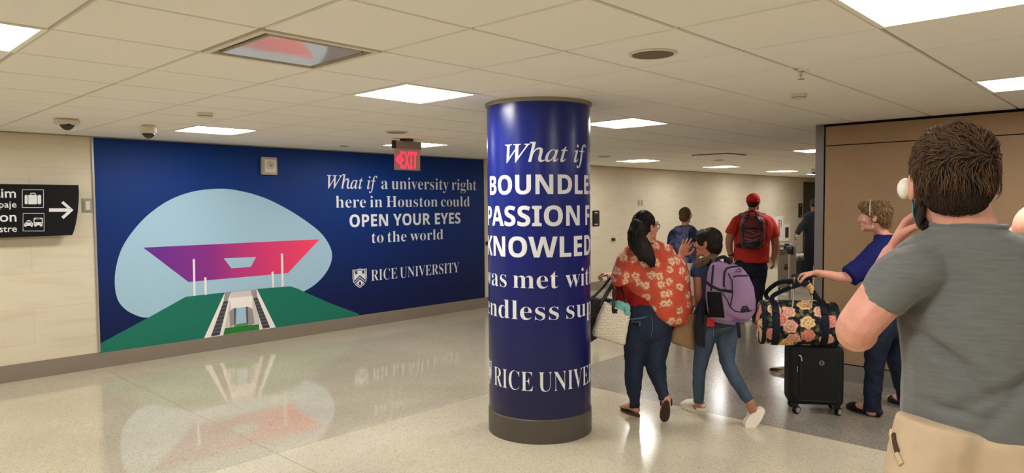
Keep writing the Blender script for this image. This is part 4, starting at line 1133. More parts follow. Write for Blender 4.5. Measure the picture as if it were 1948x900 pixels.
F.limb(bm, [(1266,472,-.0,12,16),(1286,500,.0,14,18),(1297,530,.0,13,18),(1308,562,.0,9,14)], 1, sub=2, n=18, cap=.3)
def shawl(co, n):
    q = co-F.p(1232, 458); a = math.atan2(q.dot(RH), -q.z+.001); r = q.length
    return .016*min(1, r/.3)*math.sin(a*9+3*noise.noise(co*4))*.6+.012*noise.noise(co*8)+.005*noise.noise(co*19)
sb_ = remesh(bm, .009, 4, shawl); obj('shawl', sb_, M_FLOR, wom, True)
# hair and ponytail
HD = hairm('hair_darkest', (28, 19, 15), .3)
f_, r_, u_ = axes(hf)
bm = NB()
sell(bm, hc+f_*-.022+u_*.04, f_, r_, u_, .094, .084, .09, nu=22, nv=14); sell(bm, hc+f_*-.05+u_*-.02, f_, r_, u_, .055, .07, .075, nu=20, nv=12)
cap = remesh(bm, .007, 3, folds(.004, (40, 40, 25), 8)); ct = bvh(cap)
hr = obj('hair', cap, HD, wom, True)
bm = NB(); rnd = random.Random(5)
locks(bm, ct, hc+u_*.02, 500, lambda l, d: (F.p(1212, 424, -.08)-l), lambda l, d: .07, .0028, keep=lambda l, d: (l-hc).dot(f_) < .05 and (l-hc).dot(u_) > -.07, lift=.004, rnd=rnd)
obj('hair_strands', bm, HD, hr, True)
pt = [(1214,426,-.09,13,12),(1210,442,-.13,15,13),(1214,462,-.18,18,13),(1226,482,-.21,16,11),(1237,496,-.215,9,8),(1240,506,-.21,3,3)]
bm = NB(); F.limb(bm, pt, cap=.3, sub=4)
pm = remesh(bm, .007, 3, folds(.012, (26, 26, 8), 1, .6)); ptree = bvh(pm); pn_ = obj('ponytail', pm, HD, wom, True)
bm = NB()
for k in range(90):
    o = rnd.uniform(-1, 1); o2 = rnd.uniform(-1, 1); P0 = []
    for (x, y, d, r, rdep) in pt:
        P0.append(F.p(x+o*r*1.05+rnd.gauss(0, 1.2), y+rnd.uniform(-2, 3), d-abs(math.cos(o*1.3))*F.m(rdep)*.95+o2*.008))
    s0 = rnd.randint(0, 2); Q_ = P0[s0:]; 
    tube(bm, Q_, [.005*(1-k_/(len(Q_)))+.0012 for k_ in range(len(Q_))], FH, 5, 3)
obj('hair_strands', bm, HD, pn_, True)
bm = NB(); lathe(bm, F.p(1214, 427, -.095), [(.03, -.012), (.04, -.006), (.04, .006), (.03, .012)], 16, axis=(F.p(1210,442,-.13)-F.p(1214,426,-.09)).normalized()); obj('hair_tie', bm, M_BLACK, pn_, True)
# glasses: temple arm and lens rim at the right of the face
bm = NB()
tube(bm, [P(.0,.082,.02), P(.05,.078,.018), P(.092,.062,.014)], [.003]*3, None, 6, 2)
for k in (-1, 1):
    pts = [P(.1-abs(k)*.006, k*.034+.024*math.cos(2*math.pi*i/16), .006+.02*math.sin(2*math.pi*i/16)) for i in range(17)]
    tube(bm, pts, [.003]*17, None, 6, 1)
obj('glasses', bm, M_BLACK, wom, True)
eyes(P, hc, hf, .98, wom, HD)
# sandals
SO = mat('sandal_brown', (92, 52, 38), .6); SD = mat('sandal_strap', (26, 16, 16), .5); SU = mat('sole_dark', (58, 42, 34), .7)
sl = NB(); sole_prism(sl, lh-fd*.01, lt+fd*.012, .043, .018); s1 = obj('sandal', sl, SO, wom, 30)
bm = NB(); sdv = fd.cross(Z)
tube(bm, [lh+fd*.06+sdv*.042+Z*.07, lh+fd*.07+Z*.1, lh+fd*.06-sdv*.042+Z*.07, lh+fd*.0+Z*.075, lh+fd*.06+sdv*.042+Z*.07], [(.009,.004)]*5, Z, 8, 4)
tube(bm, [lh+fd*.07+Z*.096, lh+fd*.13+Z*.075, lh+fd*.175+Z*.04], [(.006,.004)]*3, Z, 8, 3)
tube(bm, [lh+fd*.11+sdv*.04+Z*.02, lh+fd*.13+Z*.074, lh+fd*.11-sdv*.04+Z*.02], [.005]*3, Z, 8, 4)
obj('strap', bm, SD, s1, True)
sl = NB(); sole_prism(sl, rh, rt_, .042, .016, up=rn); s2 = obj('sandal', sl, SU, wom, 30)
bm = NB()
tube(bm, [rh+rd*.05-RH*.04+rn*.02, rh+rd*.03-RH*.036+rn*.075, rh+rd*.02+RH*.0+rn*.03-rd*.02, rh+rd*.03+RH*.036+rn*.075, rh+rd*.05+RH*.04+rn*.02], [.006]*5, None, 8, 4)
obj('strap', bm, SD, s2, True)

# ---------------- cream tote on her arm
TD = 5.30; G = Fig(TD)
to = thing('tote_bag', G.p(1162, 655), 'cream patterned tote bag with black straps on the arm of the shawled woman', 'bag')
m = mat('tote_cream', (214, 204, 180), .6, .35); nt = m.node_tree
tc = nd(nt, 'ShaderNodeTexCoord'); mp = nd(nt, 'ShaderNodeMapping'); mp.inputs['Scale'].default_value = (1, 1, .55); mp.inputs['Rotation'].default_value = (0, 0, .78); nt.links.new(tc.outputs['Object'], mp.inputs[0])
v = nd(nt, 'ShaderNodeTexVoronoi', Scale=58, Randomness=.5); v.distance = 'MANHATTAN'; v.voronoi_dimensions = '2D'; nt.links.new(flat_uv(nt, tc.outputs['Object'], RH*1.25, Z*.8), v.inputs['Vector'])
rr = ramp(nt, [(.12, (166, 154, 130)), (.42, (224, 214, 194))]); nt.links.new(v.outputs['Distance'], rr.inputs['Fac']); nt.links.new(rr.outputs['Color'], nt.nodes['Principled BSDF'].inputs['Base Color'])
def loft4(bm, rows, d, n=32, e=.35):
    """bag loft: rows of (xl, yl, xr, yr, depth half m): superellipse sections"""
    rings = []
    for xl, yl, xr, yr, hd in rows:
        a, b = W(xl, yl, d), W(xr, yr, d); c = (a+b)/2; h = (b-a)/2; r = []
        for k in range(n):
            t = 2*math.pi*k/n; q = math.copysign(abs(math.cos(t))**e, math.cos(t)); s = math.copysign(abs(math.sin(t))**.7, math.sin(t))
            r.append(bm.verts.new(c+h*q+FH*(hd*s)))
        rings.append(r)
    for A, B in zip(rings[:-1], rings[1:]):
        for k in range(n): bm.faces.new((A[k], A[(k+1)%n], B[(k+1)%n], B[k]))
    bm.faces.new(rings[0][::-1]); bm.faces.new(rings[-1])
bm = NB(); loft4(bm, [(1129,638,1188,656,.045),(1126,634,1190,654,.065),(1128,625,1191,646,.075),(1137,600,1195,622,.07),(1146,580,1198,604,.055),(1149,573,1199,597,.045)], TD)
tm = remesh(bm, .006, 2, folds(.004, (12, 12, 12), 4)); tt = bvh(tm); obj('bag_body', tm, m, to, True)
bm = NB()
for off, x0_, x1_, ap in ((-.045, 1170, 1171, (1172, 532)), (.04, 1152, 1190, (1168, 534))):
    pts = [G.p(x0_-4, 596, off*1.2), G.p(x0_-2, 570, off*.9), G.p((x0_+ap[0])/2+2, 548, off*.4+.05), G.p(ap[0]-2, ap[1]-6, .18)]
    tube(bm, pts, [(.004, .011)]*4, FH, 8, 4)
pts = [G.p(1140, 584, -.02), G.p(1150, 563, 0), G.p(1160, 542, .1), G.p(1166, 528, .18)]; tube(bm, pts, [(.004, .01)]*4, FH, 8, 4)
pts = [G.p(1192, 596, -.02), G.p(1188, 566, 0), G.p(1180, 545, .1), G.p(1170, 528, .18)]; tube(bm, pts, [(.004, .008)]*4, FH, 8, 4)
obj('strap', bm, M_BLACK, to, True)
bm = NB(); strip_on(bm, tt, [(1172,580),(1171,596)], .012, .004, .004); obj('strap_tab', bm, M_BLACK, to, True)
tl = thing('teal_cloth', G.p(1180, 590), 'folded teal cloth sticking out of the cream tote bag', 'cloth')
bm = NB()
for x, y, d, r in ((1168,580,.03,9),(1178,582,.0,12),(1189,586,.0,11),(1192,594,-.02,8),(1172,588,.02,11),(1184,594,.0,11)): sell(bm, G.p(x, y, d), RH, FH, Z, G.m(r), .04, G.m(r*.9))
obj('folds', remesh(bm, .006, 3, folds(.008, (30, 30, 30), 2)), mat('teal_cloth', (118, 186, 176), .8), tl, True)
# dark bag behind it
db = thing('dark_bag', G.p(1136, 640, .12), 'dark shoulder bag half hidden between the column and the cream tote', 'bag')
bm = NB(); loft4(bm, [(1118,652,1140,640,.05),(1114,645,1146,630,.07),(1116,600,1158,596,.07),(1122,566,1164,574,.06),(1126,560,1166,570,.04)], TD+.2)
obj('bag_body', remesh(bm, .008, 2, folds(.008, (14, 14, 14), 9)), mat('dark_leather', (44, 36, 34), .5), db, True)
bm = NB(); tube(bm, [W(1128,566,TD+.1), W(1146,548,TD+.12), W(1162,526,TD+.2)], [(.004,.01)]*3, FH, 8, 4); obj('strap', bm, M_BLACK, db, True)
# brown paper bag
pb = thing('paper_bag', W(1298, 660, 5.5), 'plain brown paper bag carried between the shawled woman and the girl', 'bag')
bm = NB(); loft4(bm, [(1280,652,1322,664,.05),(1273,646,1324,662,.075),(1276,630,1325,650,.085),(1286,600,1326,610,.075),(1288,590,1327,596,.065)], 5.5)
obj('bag_body', remesh(bm, .008, 1, folds(.007, (10, 10, 6), 6, .6)), mat('kraft', (150, 120, 92), .8, .2, var=.08, vscale=12), pb, True)
# ================================================================== girl with the lilac backpack
F = Fig(5.42, 1364); base = onz(1328, 784)
gi = person(F, base, 'girl in a navy t-shirt and jeans wearing a lilac backpack, looking left')
hips = [(1364,600,0,36,28),(1363,613,0,39,32),(1362,624,0,38,32)]
leg_l = [(1342,634,0,22,28),(1338,660,.03,18.5,22),(1331,700,.06,13.5,16),(1329,730,.08,12.5,14),(1329,766,.09,9.5,10)]
leg_r = [(1383,632,0,22,28),(1382,662,-.03,18.5,22),(1386,696,-.07,14,16),(1404,730,-.14,13,14),(1425,764,-.2,9.5,10)]
torso = [(1350,494,0,18,16),(1352,506,0,30,20),(1355,530,0,31,23),(1358,570,0,29,22),(1362,604,0,33,26)]
hc = F.p(1347, 463, .02); hf = (-RH*.95+FH*.30).normalized()
arm_l = [(1327,512,.0,11),(1329,540,.0,10),(1330,566,.02,9.5),(1326,580,.16,8),(1318,590,.26,6)]
arm_r = [(1384,512,.02,11),(1392,545,.05,10),(1392,572,.1,9),(1380,586,.26,7)]
bm = NB()
F.torso(bm, torso, .86, cap=.2); F.torso(bm, hips[:-1], .84, cap=.1); F.limb(bm, leg_l, .78); F.limb(bm, leg_r, .78); F.limb(bm, arm_l); F.limb(bm, arm_r)
P = head_shapes(bm, hc, hf, up=(Z+RH*.03), s=.94, female=True, neck_to=F.p(1349, 500), neck_r=.042)
hand_shapes(bm, F.p(1318, 590, .26), (-RH*.5-Z*.4+FH*.4), (-Z*.4+RH*.5), .85, (.9,.9,.9,.9), .05, thumb=1)
hand_shapes(bm, F.p(1380, 586, .26), (-RH*.4+FH*.8), (-Z), .85, (.6,.6,.6,.6), .05, thumb=-1)
lh, lt = onz(1340, 789), onz(1299, 775); fd = (lt-lh).normalized()
tube(bm, [F.p(1329,764,.09), lh+fd*.05+Z*.075], [.036, .032], FH, 12, 2)
tube(bm, [lh+fd*.03+Z*.05, lh+fd*.09+Z*.055, lh+fd*.17+Z*.04], [.03, .034, .03], Z, 12, 2)
rtoe, rh = onz(1423, 814), F.p(1452, 779, -.2); rd = (rtoe-rh).normalized(); rs = rd.cross(FH).normalized(); rn = (rs.cross(rd)).normalized()
rn = rn if rn.dot(RH) < 0 else -rn
tube(bm, [F.p(1426,764,-.2), rh-RH*.07+rd*.01], [.034, .034], FH, 12, 2)
tube(bm, [rh+rn*.05+rd*.02, rh+rn*.045+rd*.09, rtoe+rn*.04-rd*.03], [.03, .032, .026], FH, 12, 2)
obj('body', remesh(bm, .0045, 4), SK_TAN, gi, True)
bm = NB(); pants(F, bm, hips, [leg_l, leg_r])
jb = remesh(bm, .0075, 4, folds(.005, (15, 15, 18), 7, .5)); jt = bvh(jb); je = obj('jeans', jb, J_MID, gi, True)
bm = NB(); strip_on(bm, jt, [(1358,612),(1357,640)], .002, .003, .002); strip_on(bm, jt, [(1368,626),(1392,622)], .003, .003, .002); obj('seam', bm, denim('denim_pale', (100, 122, 146)), je, True)
bm = NB(); F.torso(bm, torso, cap=.1); F.limb(bm, [(1333,504,0,14,15),(1327,514,0,12.5,14),(1326,526,0,12,13)], cap=.08); F.limb(bm, [(1376,504,.02,14,15),(1386,516,.02,13,14),(1389,528,.04,12,13)], cap=.08)
obj('t_shirt', remesh(bm, .007, 4, folds(.005)), mat('navy_tee', (52, 64, 88), .9, .15, var=.08, vscale=40), gi, True)
HG = hairm('hair_darkbrown', (33, 23, 17), .3)
f_, r_, u_ = axes(hf)
bm = NB()
sell(bm, hc+f_*-.022+u_*.036, f_, r_, u_, .088, .08, .086, nu=22, nv=14); sell(bm, hc+f_*-.05+u_*-.02, f_, r_, u_, .058, .068, .075, nu=20, nv=12); sell(bm, hc+f_*.03+u_*.058, f_, r_, u_, .064, .07, .052, nu=20, nv=12)
for k_ in (-1, 1): sell(bm, hc+f_*.038+u_*.03+r_*(k_*.058), f_, r_, u_, .03, .02, .05, nu=16, nv=10)
cap = remesh(bm, .006, 4, folds(.0025, (20, 20, 30), 3)); ct = bvh(cap); hr = obj('hair', cap, HG, gi, True)
bm = NB(); rnd = random.Random(9)
locks(bm, ct, hc+u_*.02, 700, lambda l, d: (hc-f_*.05-u_*.12-l), lambda l, d: .07, .0026, keep=lambda l, d: (l-hc).dot(u_) > -.07, lift=.003, rnd=rnd)
obj('hair_strands', bm, HG, hr, True)
bm = NB()
for k in range(46):
    o, o2 = rnd.uniform(-1, 1), rnd.uniform(-1, 1)
    tube(bm, [F.p(1360+o*5, 484+o2*3, -.03), F.p(1350+o*6, 494+o2*4, -.08+abs(o)*.02), F.p(1337+o*6, 500+o2*5, -.075+abs(o)*.02), F.p(1327+o*5, 506+o2*4, -.06)], [.008, .008, .006, .0015], None, 5, 3)
obj('ponytail', bm, hairm('hair_ends', (92, 68, 44), .4), gi, True)
eyes(P, hc, hf, .94, gi, HG, up=(Z+RH*.03))
# clogs
CW = mat('clog_white', (222, 212, 196), .55, .4)
def clog(heel, toe, up, name='clog'):
    d = (toe-heel); L = d.length; d.normalize()
    bm = NB(); sole_prism(bm, heel-d*.012, toe+d*.015, .052, .026, up=up)
    Q_ = lambda a, z: heel+d*(L*a)+up*z
    tube(bm, [Q_(.5,.05), Q_(.68,.052), Q_(.85,.042), Q_(.97,.034)], [(.042,.046),(.038,.052),(.028,.05),(.014,.04)], up, 18, 3)
    tube(bm, [Q_(.0,.036), Q_(.2,.036)], [(.022,.034),(.02,.042)], up, 14, 1)
    c = obj(name, remesh(bm, .005, 3), CW, gi, True)
    s = d.cross(up).normalized()
    bm = NB(); tube(bm, [Q_(.52,.06)+s*.048, Q_(.2,.085)+s*.046, Q_(-.04,.07), Q_(.2,.085)-s*.046, Q_(.52,.06)-s*.048], [(.012,.004)]*5, up, 8, 4); obj('heel_strap', bm, CW, c, True)
    bm = NB()
    for a, b in ((.68,0),(.76,.018),(.76,-.018),(.84,0),(.7,.026),(.7,-.026)):
        p0 = Q_(a, .0)+s*b; z_ = .09-(a-.68)*.14-abs(b)*.6; sell(bm, p0+up*z_, d, s, up, .006, .006, .004, nu=8, nv=6)
    obj('vent_hole', bm, mat('clog_hole', (120, 100, 84), .8), c, True)
clog(lh, lt, Z); clog(rh, rtoe, rn)

# ---------------- lilac backpack
BK = Fig(5.20)
bp = thing('backpack', BK.p(1395, 615), 'lilac backpack with black mesh side pocket worn by the girl', 'backpack')
bm = NB()
# body: loft of tilted sections from bottom to top (left edge x, right edge x at each level)
rows = [(1362,611,1404,617,.07),(1352,600,1426,610,.12),(1348,585,1435,596,.14),(1346,560,1436,575,.14),(1346,535,1432,548,.13),(1349,515,1424,528,.115),(1353,503,1412,512,.095),(1360,497,1400,505,.07)]
rings = []; n = 36
for xl, yl, xr, yr, hd in rows:
    a, b = BK.p(xl, yl, .05), BK.p(xr, yr, -.03); c = (a+b)/2; h = (b-a)/2; r = []
    for k in range(n):
        t = 2*math.pi*k/n; q = math.copysign(abs(math.cos(t))**.62, math.cos(t)); s = math.copysign(abs(math.sin(t))**.62, math.sin(t))
        r.append(bm.verts.new(c+h*q+FH*(hd*s)+RH*(.25*hd*s)))
    rings.append(r)
for A, B in zip(rings[:-1], rings[1:]):
    for k in range(n): bm.faces.new((A[k], A[(k+1)%n], B[(k+1)%n], B[k]))
bm.faces.new(rings[0][::-1]); bm.faces.new(rings[-1])
# bulging front pocket
tube(bm, [BK.p(1404,596,-.12), BK.p(1410,570,-.125), BK.p(1408,545,-.115), BK.p(1402,522,-.09)], [(.05,F.m(25)),(.055,F.m(25)),(.05,F.m(22)),(.035,F.m(17))], FH, 20, 3)
M_LIL = mat('lilac_fabric', (140, 112, 146), .85, .2, var=.06, vscale=120, bump=.2, bscale=800)
pbm = remesh(bm, .006, 4, folds(.004, (14, 14, 10), 12)); pt_ = bvh(pbm); obj('bag_body', pbm, M_LIL, bp, True)
M_WEB = mat('black_webbing', (20, 19, 22), .7, .3)
def on(name, pix_list, half, m=M_WEB, lift=.003, th=.004, parent=bp, tree=pt_):
    bm = NB()
    for px in pix_list: strip_on(bm, tree, px, half, lift, th, step=4)
    return obj(name, bm, m, parent, True)
on('zipper', [[(1378,553),(1377,540),(1378,520),(1382,511),(1392,508),(1406,507)], [(1353,553),(1355,530),(1357,505)]], .007)
on('pocket_seam', [[(1374,558),(1383,570),(1390,585),(1398,592),(1412,594),(1434,590)], [(1385,520),(1393,535),(1394,560),(1390,582)]], .0035)
on('compression_strap', [[(1344,537),(1354,545),(1370,552),(1394,555)]], .010)
on('pocket_zip', [[(1395,527),(1403,525),(1422,525)]], .005)
on('reflective_vent', [[(1410,592),(1413,584),(1420,583),(1425,591)], [(1411,588),(1424,588)], [(1411,592),(1425,592)]], .006)
bm = NB()
for k in range(24):
    y0_ = 556+k*2; strip_on(bm, pt_, [(1346+max(0, k-4)*.2, y0_), (1362+k*.3, y0_+.6), (1372+k*.28, y0_+1)], F.m(1.15), .004, .005, step=4)
obj('mesh_pocket', bm, mat('mesh_black', (16, 15, 18), .8, .2, bump=.4, bscale=900), bp, True)
l_, n_ = hit(pt_, 1405, 515, .003)
if l_ is not None:
    bm = NB(); ax_ = n_.cross(Z).normalized(); ay_ = n_.cross(ax_)
    tube(bm, [l_+ax_*(.017*math.cos(2*math.pi*k/20))+ay_*(.017*math.sin(2*math.pi*k/20)) for k in range(18)], [.003]*18, n_, 6, 1); obj('round_logo', bm, mat('logo_dark', (66, 48, 76), .5), bp, True)
on('small_print', [[(1392,610),(1406,610)]], .006, mat('print_blue', (86, 84, 150), .6))
on('zip_pull', [[(1399,530),(1401,534)], [(1377,546),(1377,550)]], .004, M_GREYP, .006)
bm = NB()
tube(bm, [BK.p(1357,503,.0), BK.p(1364,493,.02), BK.p(1378,489,.02), BK.p(1386,497,.0), BK.p(1388,502,-.03)], [(.006,.014)]*5, FH, 10, 4); obj('grab_handle', bm, M_WEB, bp, True)
bm = NB()
tube(bm, [F.p(1352,501,-.1), F.p(1340,497,-.0), F.p(1333,503,.11), F.p(1334,530,.14), F.p(1338,570,.1), F.p(1348,596,-.06)], [(.008,.03),(.008,.032),(.008,.03),(.007,.028),(.006,.016),(.004,.012)], FH, 10, 4)
tube(bm, [F.p(1388,500,-.08), F.p(1384,494,.0), F.p(1384,508,.12), F.p(1384,540,.14), F.p(1384,580,.1)], [(.008,.03),(.008,.03),(.008,.028),(.006,.02),(.004,.012)], FH, 10, 4)
obj('shoulder_strap', bm, M_WEB, bp, True)
bm = NB(); tube(bm, [BK.p(1402,606,-.1), BK.p(1404,620,-.11), BK.p(1407,642,-.1)], [(.003,.013)]*3, FH, 8, 3); tube(bm, [BK.p(1343,600,-.02), BK.p(1340,625,-.03), BK.p(1338,660,-.02)], [(.003,.012)]*3, FH, 8, 3); obj('strap_end', bm, M_WEB, bp, True)
# things at her hip
jk = thing('dark_jacket', F.p(1330, 600, .05), 'dark jacket bunched at the left hip of the girl with the lilac backpack', 'jacket')
bm = NB(); F.limb(bm, [(1338,580,-.03,9,14),(1333,600,-.06,10,14),(1332,625,-.07,11,13),(1330,645,-.08,9,10),(1328,656,-.08,5,7)], cap=.4)
obj('folded_cloth', remesh(bm, .007, 3, folds(.01, (30, 30, 10), 4)), mat('jacket_navy', (26, 30, 44), .85), jk, True)
rp = thing('red_pouch', F.p(1351, 615, -.15), 'small flat red pouch under the lilac backpack', 'pouch')
bm = NB(); sell(bm, F.p(1351, 612, -.16), RH, FH, Z, F.m(9), .02, F.m(9), .3, .3); obj('pouch_body', bm, mat('pouch_red', (196, 44, 46), .7), rp, 40)
bt = thing('drink_can', F.p(1318, 594, .1), 'silver can held low between the shawled woman and the girl', 'can')
bm = NB(); ax_ = (Z+RH*.5).normalized(); lathe(bm, F.p(1317, 596, .07)-ax_*.06, [(.02, 0), (.03, .006), (.031, .1), (.024, .116), (.024, .12), (.0, .12)], 20, axis=ax_); obj('can_body', bm, mat('can_alu', (150, 146, 142), .3, .5, metal=.7), bt, 40)
# ================================================================== boy in the tie-dye shirt
F = Fig(9.0, 1303); base = F.p(1303, 600); base.z = 0
boy = person(F, base, 'boy with short brown hair in a blue tie-dye t-shirt, beyond the shawled woman')
torso = [(1304,428,0,9,8),(1303,432,0,19,12),(1302,442,0,24,15),(1302,465,0,22,15),(1302,490,0,22,15),(1302,500,0,23,16)]
hc = F.p(1304, 411); hf = (FH*.9+RH*.42).normalized()
arms = [[(1302+k*21,444,0,5.5),(1302+k*25,465,0,5.2),(1302+k*25,488,.06,4.6),(1302+k*21,505,.14,3.4)] for k in (-1, 1)]
legs = [[(1302+k*11,515,0,11),(1302+k*11,560,0,8),(1302+k*11,590,0,6.5),(1302+k*11,622,0,4.6)] for k in (-1, 1)]
bm = NB(); F.torso(bm, torso, .85, cap=.2); F.limb(bm, [(1302,500,0,20,14),(1302,520,0,21,15)], .85)
for a, k in zip(arms, (-1, 1)):
    F.limb(bm, a); e = F.p(*a[-1][:3]); hand_shapes(bm, e, (-Z+FH*.3), -RH*k, .9, (.4,.4,.4,.4), .06, thumb=k)
for l in legs: F.limb(bm, l)
P = head_shapes(bm, hc, hf, s=.9, neck_to=F.p(1304, 431), neck_r=.045)
obj('body', remesh(bm, .006, 3), SK_WARM, boy, True)
m = mat('tie_dye', (70, 84, 136), .9, .15); nt = m.node_tree; tc = nd(nt, 'ShaderNodeTexCoord')
n = nd(nt, 'ShaderNodeTexNoise', Scale=6, Detail=5, Distortion=.5); nt.links.new(tc.outputs['Object'], n.inputs['Vector'])
rr = ramp(nt, [(.36, (22, 26, 50)), (.47, (62, 70, 106)), (.54, (102, 108, 140)), (.62, (40, 48, 84)), (.72, (112, 118, 146))]); nt.links.new(n.outputs['Fac'], rr.inputs['Fac']); nt.links.new(rr.outputs['Color'], nt.nodes['Principled BSDF'].inputs['Base Color'])
bm = NB(); F.torso(bm, torso, cap=.1)
for k in (-1, 1): F.limb(bm, [(1302+k*17,440,0,8),(1302+k*22,449,0,9),(1302+k*25,466,0,8.5)], cap=.1)
obj('t_shirt', remesh(bm, .01, 3, folds(.008)), m, boy, True)
bm = NB(); F.limb(bm, [(1302,497,0,22,15),(1302,515,0,23,16)], cap=.1)
for k in (-1, 1): F.limb(bm, [(1302+k*11,512,0,12),(1302+k*12,540,0,11),(1302+k*12,562,0,11)], cap=.1)
obj('shorts', remesh(bm, .01, 3, folds(.006)), mat('shorts_cream', (206, 198, 184), .9), boy, True)
f_, r_, u_ = axes(hf); HB = hairm('hair_boy', (78, 58, 40))
bm = NB(); sell(bm, hc+f_*-.018+u_*.036, f_, r_, u_, .086, .076, .082); sell(bm, hc+f_*-.045+u_*-.02, f_, r_, u_, .05, .064, .06)
cap = remesh(bm, .007, 2, folds(.006, (60, 60, 60), 2)); obj('hair', cap, HB, boy, True)
bm = NB(); tube(bm, [P(0,.08,.012), P(.05,.076,.012), P(.1,.06,.008)], [.004]*3, None, 6, 2); pts = [P(.1, .034+.024*math.cos(k*.4), .004+.02*math.sin(k*.4)) for k in range(17)]; tube(bm, pts, [.004]*17, None, 6, 1); obj('glasses', bm, M_BLACK, boy, True)
for k in (-1, 1):
    h0 = base+RH*(k*.075)-FH*.06; bm = NB(); sole_prism(bm, h0, h0+FH*.23, .042, .025); tube(bm, [h0+FH*.04+Z*.05, h0+FH*.11+Z*.05, h0+FH*.2+Z*.035], [.036,.036,.028], Z, 12, 2); obj('shoe', bm, M_WHITE, boy, True)

# ================================================================== man in red with the maroon backpack
F = Fig(9.79, 1431); base = onz(1430, 612)
red = person(F, base, 'man in a red t-shirt and backwards red cap with a maroon backpack, walking away')
torso = [(1431,402,0,13,12),(1431,408,0,23,17),(1431,416,0,33,21),(1431,428,0,38,22),(1431,440,0,38,23),(1430,460,0,35,23),(1429,482,0,34,23),(1428,498,0,34,23)]
hc = F.p(1433, 386); hf = (FH*.95+RH*.2).normalized()
arms = [[(1402,428,0,8),(1390,447,0,8.5),(1387,468,.02,7.2),(1391,488,.06,5)], [(1461,428,0,8),(1473,450,0,8.5),(1475,475,.0,7.2),(1471,492,.02,5)]]
hips = [(1428,496,0,28,18),(1428,507,0,33,23),(1428,520,0,31,22)]
legs = [[(1412,518,0,17),(1409,545,.05,14.5),(1409,575,.15,11.5),(1409,601,.2,9.5)], [(1443,518,0,17),(1440,548,0,15),(1437,578,0,12),(1437,604,0,10)]]
bm = NB(); F.torso(bm, torso, .87, cap=.2); F.torso(bm, hips[:-1], .84, cap=.1)
for a, k in zip(arms, (-1, 1)):
    F.limb(bm, a); e = F.p(*a[-1][:3]); hand_shapes(bm, e, (-Z+RH*.1), -RH*k*1.0+FH*.3, 1.05, (.5,.5,.55,.6), .08, thumb=k)
for l in legs: F.limb(bm, l, .76)
P = head_shapes(bm, hc, hf, s=1.03, neck_to=F.p(1431, 405), neck_r=.062)
obj('body', remesh(bm, .006, 3), SK_TAN, red, True)
M_RT = mat('red_shirt', (190, 54, 48), .85, .2, var=.05, vscale=30)
bm = NB(); F.torso(bm, torso, cap=.1)
F.limb(bm, [(1411,417,0,10),(1403,421,0,11.5),(1396,431,0,12),(1390,445,0,11.5)], cap=.1); F.limb(bm, [(1451,417,0,10),(1459,421,0,11.5),(1467,432,0,12),(1473,450,0,11.5)], cap=.1)
obj('t_shirt', remesh(bm, .01, 6, folds(.012, (9, 9, 7), 3)), M_RT, red, True)
bm = NB(); pants(F, bm, hips, legs)
obj('jeans', remesh(bm, .01, 3, folds(.01, (10, 10, 14), 5)), J_NAVY, red, True)
f_, r_, u_ = axes(hf)
bm = NB(); sell(bm, hc+f_*-.01+u_*.05, f_, r_, u_, .108, .096, .085, nu=22, nv=14); cp = remesh(bm, .008, 2)
bmesh.ops.bisect_plane(cp, geom=cp.verts[:]+cp.edges[:]+cp.faces[:], plane_co=hc+u_*.012, plane_no=u_, clear_inner=True)
ca = obj('cap', cp, mat('cap_red', (204, 44, 46), .8, .25), red, True)
bm = NB(); tube(bm, [hc+u_*.016+(f_*math.cos(a/8*math.pi)*.106+r_*math.sin(a/8*math.pi)*.094)-f_*.01 for a in range(17)], [(.012,.005)]*17, u_, 8, 1); obj('cap_band', bm, mat('cap_band', (150, 22, 24), .8), ca, True)
bm = NB(); sell(bm, hc+u_*.135-f_*.01, f_, r_, u_, .01, .01, .006, nu=10, nv=6); obj('button', bm, mat('cap_button', (170, 26, 28), .8), ca, True)
bm = NB(); sell(bm, hc+f_*-.02+u_*-.0, f_, r_, u_, .082, .08, .04); sell(bm, hc+f_*-.04+u_*-.03, f_, r_, u_, .06, .07, .04); obj('hair', remesh(bm, .008, 3), hairm('hair_red_man', (44, 28, 20)), red, True)
bm = NB(); sell(bm, P(.045, .052, -.06), f_, r_, u_, .04, .012, .045); sell(bm, P(.045, -.052, -.06), f_, r_, u_, .04, .012, .045); sell(bm, P(.07, 0, -.1), f_, r_, u_, .03, .03, .025); obj('beard', bm, hairm('beard_red_man', (50, 32, 22)), red, True)
bm = NB(); lathe(bm, F.p(1390, 484, .05), [(.036, -.012), (.041, -.006), (.041, .006), (.036, .012)], 18, axis=(F.p(1391,488,.06)-F.p(1387,468,.02)).normalized()); obj('wristwatch', bm, M_BLACK, red, True)
for h0 in (onz(1437, 613), onz(1409, 606)+FH*.1):
    bm = NB(); a = h0-FH*.02; sole_prism(bm, a, a+FH*.29, .052, .03); tube(bm, [a+FH*.05+Z*.06, a+FH*.13+Z*.065, a+FH*.25+Z*.045], [.047,.046,.034], Z, 12, 2); obj('shoe', bm, mat('shoe_brown', (66, 46, 34), .6), red, True)
